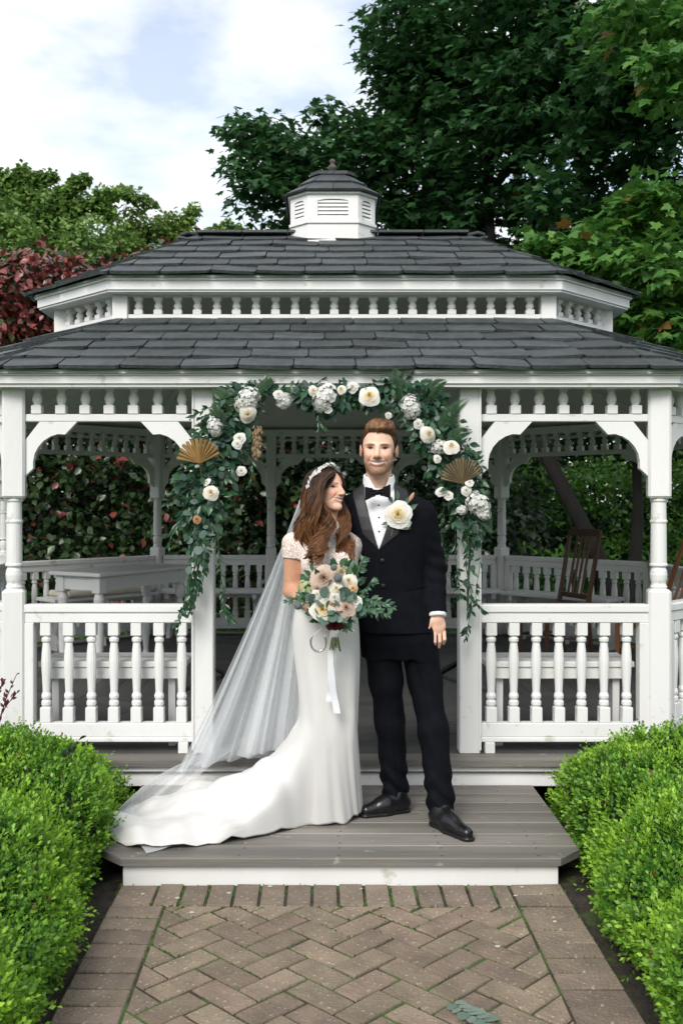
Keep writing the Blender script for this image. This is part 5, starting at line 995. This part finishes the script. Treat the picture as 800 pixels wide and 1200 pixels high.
v2 = sheet(vt2, [P(228, 900, 4.74), P(262, 892, 4.78), P(318, 886, 4.80)], 120, 50, 4.1, .026, .03, 2)
v3 = sheet([P(360, 562, 4.40), P(364, 566, 4.45), P(372, 568, 4.47)], [P(288, 885, 4.70), P(325, 880, 4.70), P(352, 872, 4.62)], 110, 40, 2.6, .024, .02, 3)
vl = part('veil', join((v1[0], v1[1].tolist())), TUL, br, True)
part('veil_layer', v2, TUL, vl, True); part('veil_layer', v3, TUL, vl, True)
# veil hem spread over and under the train on the step
def ground_sheet(poly_top, poly_bot, nu, nv, z0, amp, seed):
    V, Fq = sheet(poly_top, poly_bot, nu, nv, 4, .006, 0, seed); q = V.copy(); q[:, 2] += amp * np.abs(np.sin(V[:, 0] * 31 + V[:, 1] * 17)) * np.abs(np.sin(V[:, 1] * 23 - V[:, 0] * 9)); return q, Fq
Zd = lambda px, py, h=.008: P(px, py, (CZ - ZS - h) * F / (py - 585))
part('veil_hem', ground_sheet([Zd(138, 945), Zd(150, 975), Zd(172, 1000)], [Zd(260, 925, .01), Zd(260, 955, .01), Zd(262, 975, .01)], 40, 40, 0, .006, 5), TUL, vl, True)
part('veil_hem', sheet([P(207, 897, 4.62), P(240, 882, 4.72), P(290, 868, 4.78)], [Zd(135, 952), Zd(150, 945), Zd(200, 940)], 60, 30, 4, .008, -.02, 6), TUL, vl, True)
# flower crown
CROWN = empty('flower_headband', bp(380, 556), 'headband of small white flowers worn over the brown hair', 'headband')
def petal_flower(R, n, col, ctr, cup=.35, wid=.8, seed=0):
    q = np.random.default_rng(seed); a = np.arange(n) * 2 * pi / n + q.normal(0, .1, n); d = np.stack([np.cos(a), np.sin(a), np.full(n, cup)], 1); nrm = np.stack([-np.cos(a) * cup, -np.sin(a) * cup, np.ones(n)], 1)
    P_ = leaves(T_ROUND, np.zeros((n, 3)), d, nrm, R * q.uniform(.85, 1.1, n), np.tile(np.array(col), (n, 1)), wid=wid); V, Fq = lathe([(R * .16, 0), (R * .2, R * .14), (R * .08, R * .24)], 8); return P_, (V, Fq)
def orient(n, spin=0.):
    n = unit(np.asarray(n, float)); x = unit(np.cross([0.1, .2, 1.], n)); y = np.cross(n, x); return np.stack([cos(spin) * x + sin(spin) * y, -sin(spin) * x + cos(spin) * y, n], 1)
pf, _ = petal_flower(.0105, 5, (.80, .78, .76), None, .5); tv = np.linspace(-1.75, 1.1, 19)
band = np.array([(.096 * sin(t), -.03 + .055 * (1 - cos(t)), .034 + .088 * cos(t)) for t in tv]); bandw = (band * HS) @ RB.T + bh
part('band', tube(bandw, .003, 6), M('band_wire', (.5, .48, .45), rough=.5), CROWN)
for t, q0, q in zip(tv, band, bandw):
    for s in (-1, 1):
        nrm = unit(RB @ (np.array([q0[0], -.02 + .05 * s, q0[2] - .03]))); Rm = orient(nrm, rng.uniform(0, 6)); part('blossom', (pf[0] @ Rm.T + q + nrm * .006 + rng.normal(0, .003, 3), pf[1]), PETAL, CROWN, col=pf[2])
# ------------------------------------------------------------------ flowers and greenery
def bloom(R, layers, n0, cin, cout, openness=.75, ruff=.0, seed=0, nu=6, nv=5):
    q = np.random.default_rng(seed); Vs, Fs, Cs, n = [], [], [], 0
    for l in range(layers):
        f = l / max(1, layers - 1)
        for k in range(n0 + l):
            th0 = 2 * pi * (k + .5 * (l % 2)) / (n0 + l) + q.normal(0, .12); w = (1.0 - .25 * f) * q.uniform(.85, 1.1); sc = q.uniform(.9, 1.08); a, t = np.meshgrid(np.linspace(-1, 1, nu), np.linspace(0, 1, nv), indexing='ij')
            tt = t * (1 - .16 * a * a) ; th = th0 + w * a * (.35 + .65 * np.sin(np.clip(tt, 0, 1) * pi * .62)); r = R * sc * (.05 + (.14 + (openness + .1) * f) * tt ** .85 + .10 * f * np.clip(tt - .7, 0, 1) * 3 * (1 - a * a)); z = R * (.18 + (.62 - .50 * f) * np.sin(tt * pi * .5) - .22 * f * tt ** 3) + R * ruff * q.normal(0, 1, tt.shape) * tt
            r = r + R * ruff * .7 * q.normal(0, 1, tt.shape) * tt; V = np.stack([r * np.cos(th), r * np.sin(th), z], -1).reshape(-1, 3); idx = np.arange(nu * nv).reshape(nu, nv) + n
            Vs.append(V); Fs.append(np.stack([idx[:-1, :-1], idx[1:, :-1], idx[1:, 1:], idx[:-1, 1:]], -1).reshape(-1, 4)); mixf = np.clip(f * .8 + .35 * tt.ravel() + q.normal(0, .06), 0, 1); Cs.append(mixc(cin, cout, mixf)); n += nu * nv
    return np.vstack(Vs), np.vstack(Fs), np.vstack(Cs)
def cluster(R, n, col, col2, seed=0, ps=.30):
    q = np.random.default_rng(seed); d = unit(q.normal(size=(n, 3)) + np.array([0, 0, .45])); d[:, 2] = np.abs(d[:, 2]) * .9 + .02; d = unit(d); out = []
    for i in range(n):
        Rm = orient(d[i], q.uniform(0, 6)); a = np.arange(4) * pi / 2; dd = np.stack([np.cos(a), np.sin(a), .25 + 0 * a], 1); c = d[i] * R * q.uniform(.72, 1.06) * np.array([1.15, .9, .85]); V, Fq, C = leaves(T_ROUND, np.zeros((4, 3)), dd, np.array([[0, 0, 1.]] * 4), R * ps * q.uniform(.8, 1.15), np.tile(mixc(col, col2, q.uniform(0, 1, 1)), (4, 1)), wid=.95); out.append((V @ Rm.T + c, Fq, C))
    return cat(out)
W1, W2, CRM, YEL, BLU = (.80, .78, .72), (.82, .81, .79), (.78, .66, .44), (.78, .58, .14), (.66, .47, .38)
def put(name, vfc, parent, px, py, d, face=None, spin=None):
    c = P(px, py, d); face = face if face is not None else unit(np.array([rng.normal(0, .28), -1, .22 + rng.normal(0, .22)])); Rm = orient(face, rng.uniform(0, 6) if spin is None else spin); o = part(name, (vfc[0] @ Rm.T + c, vfc[1]), PETAL, parent, True, col=vfc[2]); return o
def pxm(px, d): return px * d / F
gl = empty('flower_garland', P(395, 460, 4.93), 'green leafy garland with white roses, hydrangeas and gold palm fans draped round the gazebo entrance', 'garland')
GPATH = np.array([(214, 722, 5, .3), (226, 692, 9, .35), (234, 655, 13, .5), (236, 622, 21, .85), (235, 592, 31, 1.1), (241, 562, 34, 1.2), (252, 532, 31, 1.2), (264, 502, 29, 1.2), (277, 477, 26, 1.1), (292, 462, 16, .9), (314, 457, 10, .6), (334, 457, 6, .4), (352, 460, 13, .8), (380, 468, 22, 1), (410, 464, 15, .8), (440, 467, 18, .9), (466, 462, 25, 1.1), (490, 474, 30, 1.2), (508, 500, 31, 1.2), (523, 530, 30, 1.2), (538, 560, 31, 1.2), (548, 592, 28, 1.1), (551, 622, 13, .5), (550, 652, 7, .3), (548, 692, 5, .2), (548, 735, 3, .1)], float)
gs_ = spline(GPATH, 400); GDp = 4.92
seg = np.linalg.norm(np.diff(gs_[:, :2], axis=0), axis=1); prob = np.r_[seg, seg[-1]] * gs_[:, 2] ** .8 * gs_[:, 3]; prob /= prob.sum()
def gscatter(n, T, s0, s1, c1, c2, wid, spread=1., hang=.6):
    i = rng.choice(400, n, p=prob); th = rng.uniform(0, 2 * pi, n); rr = gs_[i, 2] * rng.uniform(.05, 1, n) ** .6 * spread; c = np.array([P(x, y, GDp) for x, y in gs_[i, :2]]); off = np.stack([np.cos(th) * rr * GDp / F, -np.abs(rng.normal(0, .045, n)) - .0 * rr, np.sin(th) * rr * GDp / F], 1)
    d = unit(off * np.array([1, .8, 1]) * 9 + np.array([0, -.25, -hang]) + .7 * rnd(n)); return leaves(T, c + off - d * s1 * .4, d, unit(np.array([0, -.9, .55]) + .55 * rnd(n)), rng.uniform(s0, s1, n), mixc(c1, c2, rng.uniform(0, 1, n)), wid)
fol = cat([gscatter(1450, T_LEAF, .035, .070, (.014, .055, .026), (.042, .115, .05), .58, 1.1)])
lpart('foliage', fol, GLOSSY, gl, smooth=True)
lpart('eucalyptus', gscatter(460, T_ROUND, .026, .05, (.055, .11, .085), (.13, .20, .165), 1.0, .95, .3), LEAF, gl, smooth=True)
gstem = [tube(np.array([P(x, y, GDp + .02) for x, y in gs_[::8, :2]]), .006, 5)]; part('stem', gstem[0], STEM, gl)
def vine(parent, pts, n, ls, c1=(.010, .045, .02), c2=(.03, .09, .035), nm='vine', wid=.42):
    p = spline([P(*q) for q in pts], 40); v_ = part(nm, tube(p, .0018, 5), STEM, parent); i = rng.integers(2, 40, n); tg = unit(np.gradient(p, axis=0)[i]); d = unit(tg * .6 + rnd(n) * .8 + np.array([0, -.2, -.25])); o = lpart('leaflets', leaves(T_LEAF, p[i], d, unit(np.array([0, -1, .4]) + .6 * rnd(n)), rng.uniform(.6, 1.1, n) * ls, mixc(c1, c2, rng.uniform(0, 1, n)), wid), GLOSSY, v_, smooth=True)
for pts, n in (([(238, 620, 4.88), (228, 665, 4.86), (216, 705, 4.86), (207, 745, 4.88)], 60), ([(240, 640, 4.88), (238, 680, 4.87), (222, 720, 4.87)], 45), ([(255, 625, 4.88), (259, 670, 4.87), (263, 710, 4.87), (271, 727, 4.87)], 60), ([(225, 600, 4.86), (207, 615, 4.85), (197, 640, 4.86)], 40), ([(222, 585, 4.86), (204, 578, 4.85), (196, 590, 4.86)], 24),
               ([(552, 610, 4.88), (546, 660, 4.87), (552, 705, 4.87), (545, 748, 4.88)], 70), ([(560, 600, 4.88), (563, 650, 4.86), (557, 700, 4.86), (566, 715, 4.86)], 50), ([(535, 600, 4.9), (533, 650, 4.9), (540, 700, 4.9)], 46), ([(520, 590, 4.92), (517, 625, 4.92), (524, 660, 4.92)], 40), ([(265, 470, 4.86), (240, 480, 4.85), (222, 492, 4.86)], 30), ([(285, 520, 4.88), (296, 545, 4.87), (292, 570, 4.87)], 40), ([(375, 475, 4.86), (372, 490, 4.86), (378, 503, 4.86)], 24)): vine(gl, pts, int(n * .62), .043)
def fern(parent, base, tip, W, droop=.0, col=((.015, .06, .022), (.035, .11, .035))):
    a, b = P(*base), P(*tip); p = spline([a, (a + b) / 2 + np.array([0, -.02, .015]), b], 22); ax_ = unit(b - a); side = unit(np.cross(ax_, [0, -1, .1])); f_ = part('fern_frond', tube(p, np.linspace(.0018, .0006, 22), 4), STEM, parent); out = []
    for s in (-1, 1):
        f = np.linspace(.12, 1, 22); l = W * np.sin(np.clip(1.08 - f, 0, 1) * pi * .55 + .12); d = unit(s * side + ax_ * .45 + 0 * f[:, None]); out.append(leaves(T_LEAF, p, np.broadcast_to(d, p.shape), np.tile([[0, -1, .2]], (22, 1)) + .15 * rnd(22), l, mixc(*col, rng.uniform(0, 1, 22)), wid=.3))
    lpart('leaflets', cat(out), LEAF, f_)
for b, t_, W in (((470, 470, 4.86), (462, 432, 4.84), .045), ((515, 500, 4.85), (548, 468, 4.82), .045), ((520, 520, 4.85), (552, 505, 4.82), .045), ((275, 480, 4.86), (250, 455, 4.84), .04), ((265, 500, 4.86), (246, 478, 4.84), .04), ((500, 465, 4.86), (522, 446, 4.84), .04), ((300, 462, 4.87), (322, 446, 4.86), .035), ((560, 600, 4.85), (575, 625, 4.83), .04)): fern(gl, b, t_, W)
def palm(parent, px, py, d, R, up, spread, n, col, tilt=0.):
    c = P(px, py, d); V, Fs, Cs = [], [], []
    for k in range(n):
        a0 = up + spread * (k / n - .5); a1 = up + spread * ((k + 1) / n - .5); am = (a0 + a1) / 2; L0 = R * (.86 + .14 * cos(3.0 * (am - up) / spread)) * rng.uniform(.94, 1.03)
        pts = [(0, 0, 0)] + [(L0 * .62 * cos(a), -.010, L0 * .62 * sin(a)) if a == am else (L0 * .62 * cos(a), .004, L0 * .62 * sin(a)) for a in (a0, am, a1)] + [(L0 * cos(a0 * .75 + am * .25), .002, L0 * sin(a0 * .75 + am * .25)), (L0 * 1.02 * cos(am), -.006, L0 * 1.02 * sin(am)), (L0 * cos(a1 * .75 + am * .25), .002, L0 * sin(a1 * .75 + am * .25))]
        b = len(V); V += [np.array(p) * [1, 1, 1] + [0, tilt * p[2], 0] + c for p in pts]; Fs += [(b, b + 1, b + 2), (b, b + 2, b + 3), (b + 1, b + 4, b + 5), (b + 1, b + 5, b + 2), (b + 2, b + 5, b + 6), (b + 2, b + 6, b + 3)]; Cs += [np.array(col) * rng.uniform(.75, 1.2)] * 7
    o = part('palm_fan', (np.array(V), np.array(Fs)), PETAL, parent, col=np.array(Cs)); o['label'] = 'pleated dried palm fan'; part('palm_stalk', tube([c, c - np.array([cos(up), 0, sin(up)]) * R * .7 + [0, .03, 0]], .004, 5), STEM, parent)
palm(gl, 234, 543, 4.80, pxm(30, 4.8), radians(97), radians(150), 13, (.38, .23, .09), -.1)
palm(gl, 542, 567, 4.80, pxm(30, 4.8), radians(100), radians(140), 17, (.30, .23, .14), -.35)
rose_a = [bloom(1, 8, 3, CRM, W1, .68, .012, s) for s in (1, 2)]; peony_a = [bloom(1, 8, 5, YEL, W2, .9, .04, s) for s in (3, 4)]; hyd = [cluster(1, 130, W2, (.72, .73, .68), s, .24) for s in (5, 6)]; small = bloom(1, 3, 4, (.62, .58, .34), W2, .9, .02, 7)
def sc(v, s): return v[0] * s, v[1], v[2]
for i, (px, py, R, kd) in enumerate(((290, 485, 12, 'rose'), (247.5, 578, 11, 'rose'), (290, 469, 16, 'hyd'), (381, 466, 18, 'hyd'), (367, 458, 7, 'rose'), (400.5, 457, 7, 'rose'), (413, 454, 7, 'small'), (333, 470, 10, 'hyd'), (326, 463, 6, 'small'), (281, 514, 7, 'small'), (278, 521, 6, 'small'), (283, 552, 6, 'small'), (252, 500, 11, 'hyd'), (243, 565, 5, 'small'), (231, 609, 6, 'peach'),
                                      (433, 465, 12, 'peony'), (481, 477, 14, 'hyd'), (500, 510, 12.5, 'rose'), (514, 524, 11, 'hyd'), (528.5, 525, 12, 'rose'), (516, 577, 6, 'small'), (525, 581, 6, 'small'), (550, 566, 5, 'small'), (546, 575, 6, 'small'), (559.5, 590, 15, 'hyd'), (566, 602, 9, 'hyd'), (541, 598, 7, 'hyd'), (490, 497, 6, 'small'), (384, 480, 5, 'small'), (512, 538, 5, 'small'), (455, 487, 4, 'small'))):
    d = 4.80 + rng.uniform(-.02, .04); r = pxm(R * (.9 if kd == 'hyd' else .85), d)
    if kd == 'rose': put('rose', sc(rose_a[i % 2], r), gl, px, py, d)
    elif kd == 'peony': put('peony', sc(peony_a[0], r), gl, px, py, d)
    elif kd == 'hyd': put('hydrangea', sc(hyd[i % 2], r), gl, px, py, d + .02)
    elif kd == 'peach': o = put('rose', sc(bloom(1, 5, 3, (.40, .16, .07), (.50, .27, .15), .7, .02, 9), r), gl, px, py, d); o['label'] = 'small peach rose'
    else: put('blossom', sc(small, r), gl, px, py, d)
# dried tassel
tz_ = np.array([P(301 + 3 * sin(k), 500 + 1.4 * k, 4.85) for k in range(24)]); n = 260; i = rng.integers(0, 24, n)
lpart('dried_tassel', leaves(T_LEAF, tz_[i] + rng.normal(0, .006, (n, 3)), unit(np.array([0, -.2, -1]) + .5 * rnd(n)), unit(np.array([0, -1, .2]) + .5 * rnd(n)), .022, mixc((.25, .17, .10), (.42, .32, .20), rng.uniform(0, 1, n)), .35), PETAL, gl)
# ------------------------------------------------------------------ bouquet
bq = empty('bouquet', P(393, 735, 4.08), 'bouquet of white and blush flowers with trailing eucalyptus held by the woman', 'bouquet'); BQ = 4.08
GYB = (.16, .19, .20); GRN = (.42, .52, .28)
blush = bloom(1, 9, 6, (.40, .24, .16), (.68, .54, .45), .9, .05, 21, 5, 5)
for i, (px, py, R, kd, dd) in enumerate(((379, 679, 15, 'blush', -.01), (378, 715, 14, 'peony', -.05), (409, 681, 11, 'rose', -.02), (405, 713, 10, 'blush', -.06), (417, 706, 7, 'small', -.05), (359, 690, 12, 'green', 0), (367, 706, 10, 'rose', -.03), (394, 690, 9, 'rose', -.05), (392, 700, 6, 'small', -.06), (371, 697, 6, 'small', -.05), (413, 690, 6, 'cream', -.04), (372, 690, 7, 'blush', -.03), (399, 672, 10, 'creamf', .0), (389, 708, 6, 'cream', -.05))):
    d = BQ + dd; r = pxm(R * .9, d)
    if kd == 'blush': put('peony', sc(blush, r), bq, px, py, d)
    elif kd == 'peony': put('peony', sc(peony_a[1], r), bq, px, py, d)
    elif kd == 'rose': put('rose', sc(rose_a[i % 2], r), bq, px, py, d)
    elif kd == 'green': put('hydrangea', sc(cluster(1, 40, (.36, .46, .20), (.55, .62, .40), 22), r), bq, px, py, d)
    elif kd == 'creamf': put('peony', sc(bloom(1, 5, 5, (.58, .45, .28), (.68, .58, .42), 1.0, .05, 23), r), bq, px, py, d)
    elif kd == 'cream': put('rose', sc(bloom(1, 4, 3, (.60, .36, .15), (.70, .52, .34), .8, .02, 24), r), bq, px, py, d)
    else: put('blossom', sc(small, r), bq, px, py, d)
THI = M('thistle', (.12, .15, .17), (.20, .22, .22), scale=300, rough=.9, bump=1, bscale=400)
for px, py, R in ((391, 665, 4), (396, 677.5, 5), (349, 710, 4.5)): V, Fq = nets(lambda X: np.sqrt(X[0] ** 2 + X[1] ** 2 + X[2] ** 2) - 1 + .08 * np.sin(X[0] * 14) * np.sin(X[1] * 14) * np.sin(X[2] * 14), (-1.2,) * 3, (1.2,) * 3, .12); part('thistle_head', (V * pxm(R, BQ - .06) + P(px, py, BQ - .06), Fq), THI, bq, True)
put('peony', sc(bloom(1, 5, 4, (.10, .012, .016), (.16, .03, .03), .9, .03, 25), pxm(9, BQ)), bq, 392, 731, BQ - .02, unit(np.array([0, -1, -.6])))
euc = np.array([(381, 694, 10), (374, 706, 9), (384, 709, 8), (400, 698, 9), (405, 695, 9), (390, 722, 9), (380, 726, 9), (397, 716, 8), (387, 716, 8), (402, 690, 8), (409, 700, 8), (398, 725, 7), (365, 700, 7), (372, 716, 7), (414, 698, 8), (420, 712, 8), (424, 716, 8), (395, 706, 7), (386, 682, 6), (404, 724, 8), (376, 722, 8), (362, 700, 7)])
n = len(euc); pos = np.array([P(a, b, BQ - .07) for a, b, _ in euc]); out = unit(pos - P(393, 705, BQ)); d_ = unit(out + .5 * rnd(n)); lpart('eucalyptus', leaves(T_ROUND, pos - d_ * .02, d_, unit(np.array([0, -1, .35]) + .35 * rnd(n)), euc[:, 2] * 1.5 * BQ / F, mixc((.085, .165, .125), (.17, .26, .21), rng.uniform(0, 1, n)), 1.0), LEAF, bq, smooth=True)
n = 130; th = rng.uniform(0, 2 * pi, n); rr = pxm(1, BQ) * 36 * rng.uniform(.2, 1, n) ** .5; pos = P(391, 697, BQ + .03) + np.stack([rr * np.cos(th), rng.uniform(-.06, .06, n), rr * np.sin(th)], 1); lpart('foliage', leaves(T_LEAF, pos, unit((pos - P(392, 725, BQ + .05)) * 6 + .5 * rnd(n)), unit(np.array([0, -1, .3]) + .5 * rnd(n)), rng.uniform(.03, .055, n), mixc((.02, .07, .03), (.07, .14, .07), rng.uniform(0, 1, n)), .6), GLOSSY, bq, smooth=True)
G1, G2 = (.04, .10, .05), (.10, .19, .12)
for pts, n, ls in (([(412, 705, BQ), (430, 702, BQ - .02), (446, 706, BQ - .02), (462, 712, BQ - .02)], 46, .042), ([(412, 700, BQ), (428, 690, BQ - .01), (438, 680, BQ)], 26, .04), ([(408, 690, BQ), (419, 672, BQ), (425, 655, BQ + .01)], 26, .036), ([(416, 712, BQ), (432, 714, BQ - .03), (452, 719, BQ - .03)], 36, .042), ([(365, 700, BQ - .03), (352, 698, BQ - .05), (337, 705, BQ - .04)], 20, .034), ([(370, 706, BQ - .04), (356, 706, BQ - .06), (346, 702, BQ - .05)], 14, .03), ([(405, 720, BQ - .02), (412, 728, BQ - .03), (408, 738, BQ - .03)], 12, .035)): vine(bq, pts, n, ls, G1, G2, 'sprig', .5)
for k in range(11):
    a = rng.uniform(-1, 1); part('flower_stem', tube([P(392 + 2 * a, 728, BQ), P(393 + 3 * a, 742, BQ - .0), P(394 + 8 * a, 760 + rng.uniform(-4, 4), BQ + rng.uniform(-.03, .02))], .0032, 6), STEM, bq)
RIB = M('white_ribbon', (.78, .78, .82), (.72, .73, .80), rough=.45, spec=.5); part('ribbon_wrap', tube([P(392, 733, BQ), P(394, 743, BQ)], [.017, .016], 14), RIB, bq, True)
def ribbon(pts, wpx):
    p = spline([P(*q) for q in pts], 30); k = np.arange(30); tw = np.sin(k * .35) * .5; w_ = wpx * BQ / F / 2; A = p - np.stack([np.cos(tw), np.sin(tw), 0 * tw], 1) * w_; B = p + np.stack([np.cos(tw), np.sin(tw), 0 * tw], 1) * w_; V = np.stack([A, B], 1).reshape(-1, 3); return V, np.array([(2 * i, 2 * i + 1, 2 * i + 3, 2 * i + 2) for i in range(29)])
part('ribbon_tail', ribbon([(391, 738, BQ - .02), (387, 765, BQ + .02), (389, 800, BQ + .05), (395, 836, BQ + .06)], 8), RIB, bq, True); part('ribbon_tail', ribbon([(394, 738, BQ - .02), (390, 770, BQ + .03), (386, 800, BQ + .06), (385, 822, BQ + .065)], 6), RIB, bq, True)
SIL = M('silver', (.55, .55, .56), (.45, .45, .46), rough=.3, metal=.9)
hs_c = P(373, 752, BQ); an_ = np.radians(np.linspace(-40, 220, 30)); hp = np.stack([hs_c[0] + pxm(9, BQ) * np.cos(an_), np.full(30, hs_c[1] - .0), hs_c[2] - pxm(10, BQ) * np.sin(an_) * 1.15], 1)
hsh = empty('horseshoe_charm', hs_c, 'small silver horseshoe charm hanging below the bouquet', 'horseshoe'); part('shoe_bar', tube(hp, .0045, 6), SIL, hsh, True)
for i in range(2, 28, 4): part('stud', xf(lathe([(.003, 0), (.002, .002)], 6), R=rotm(0, radians(90)), loc=hp[i] - [0, .0045, 0]), SIL, hsh)
part('string', tube([hp[0], P(379, 735, BQ - .02), hp[-1]], .0008, 4), RIB, hsh)
# ------------------------------------------------------------------ buttonhole
bo = empty('buttonhole_flower', P(465, 603, 4.25), 'large white peony buttonhole with leaves pinned to the black lapel', 'buttonhole'); q = gp(465, 603); yb = front_y(q[0], q[2], .012) - .008; db = yb - CY
put('peony', sc(bloom(1, 8, 5, YEL, W2, .95, .05, 31), pxm(12.5, db)), bo, 466, 603, db, unit(np.array([-.1, -1, .15]))); put('petal_cluster', sc(bloom(1, 3, 3, W1, W2, .8, .03, 32), pxm(7, db)), bo, 475, 614, db, unit(np.array([.4, -1, -.4])))
for a, l, px, py in ((120, .045, 460, 590), (60, .05, 474, 592), (35, .05, 478, 598), (-40, .035, 474, 614), (200, .035, 455, 612), (-110, .04, 462, 618), (95, .045, 466, 586), (230, .03, 457, 615)):
    r_ = radians(a); V, Fq, C = leaves(T_LEAF, P(px, py, db + .006)[None], np.array([[cos(r_), -.2, sin(r_)]]), np.array([[.1, -1, .2]]), l, mixc((.05, .12, .06), (.10, .18, .12), rng.uniform(0, 1, 1)), .5); part('leaf', (V, Fq), LEAF, bo, True, col=C)
part('bud', xf(lathe([(.001, 0), (.006, .008), (.009, .022), (.006, .038), (.001, .046)], 10), R=np.array(Matrix.Rotation(radians(28), 3, 'Y')), loc=P(479, 588, db - .01)), M('peach_bud', (.52, .32, .19), (.42, .24, .13), rough=.8), bo, True)
part('pin_stem', tube([P(462, 612, db), P(458, 628, db)], .003, 6), STEM, bo)
# ------------------------------------------------------------------ fallen things on the paving
fs = empty('fallen_sprig', P(546, 1188, 1.517 * F / (1188 - 585)), 'fallen eucalyptus sprig lying on the herringbone bricks', 'sprig')
dl = lambda py: (CZ - .012) * F / (py - 585)
p = spline([P(530, 1175, dl(1175)), P(546, 1188, dl(1188)), P(572, 1200, dl(1200))], 20); part('stem', tube(p, .002, 5), STEM, fs); n = 12; i = np.linspace(1, 19, n).astype(int)
for k in range(n):
    s = 1 if k % 2 else -1; tg = unit(np.gradient(p, axis=0)[i[k]]); sd2 = np.array([-tg[1], tg[0], 0]) * s; V, Fq, C = leaves(T_ROUND, p[i[k]][None] + [0, 0, .003], (tg * .7 - sd2 + [0, 0, .12])[None], np.array([[0, 0, 1.]]), rng.uniform(.04, .06), mixc((.17, .24, .19), (.26, .33, .27), rng.uniform(0, 1, 1)), .7); part('leaf', (V, Fq), LEAF, fs, True, col=C)
ptv, ptf = T_ROUND
for px, py in ((170, 1047), (270, 1047), (315, 1039.5), (222, 1070), (425, 1041), (606, 1050), (651, 1079), (610, 1040), (205, 1052), (585, 1110)):
    c = P(px, py, dl(py)); V = ptv * .02 * rng.uniform(.6, 1.1) @ np.array(Matrix.Rotation(rng.uniform(0, 6), 3, 'Z')).T; o = inst('fallen_petal', mesh('petal', V, ptf, PETAL, col=np.tile([.72, .68, .58], (len(V), 1))), None, c); setp(o, 'pale dry petal lying on the brick paving', 'petal', 'petals on the paving')
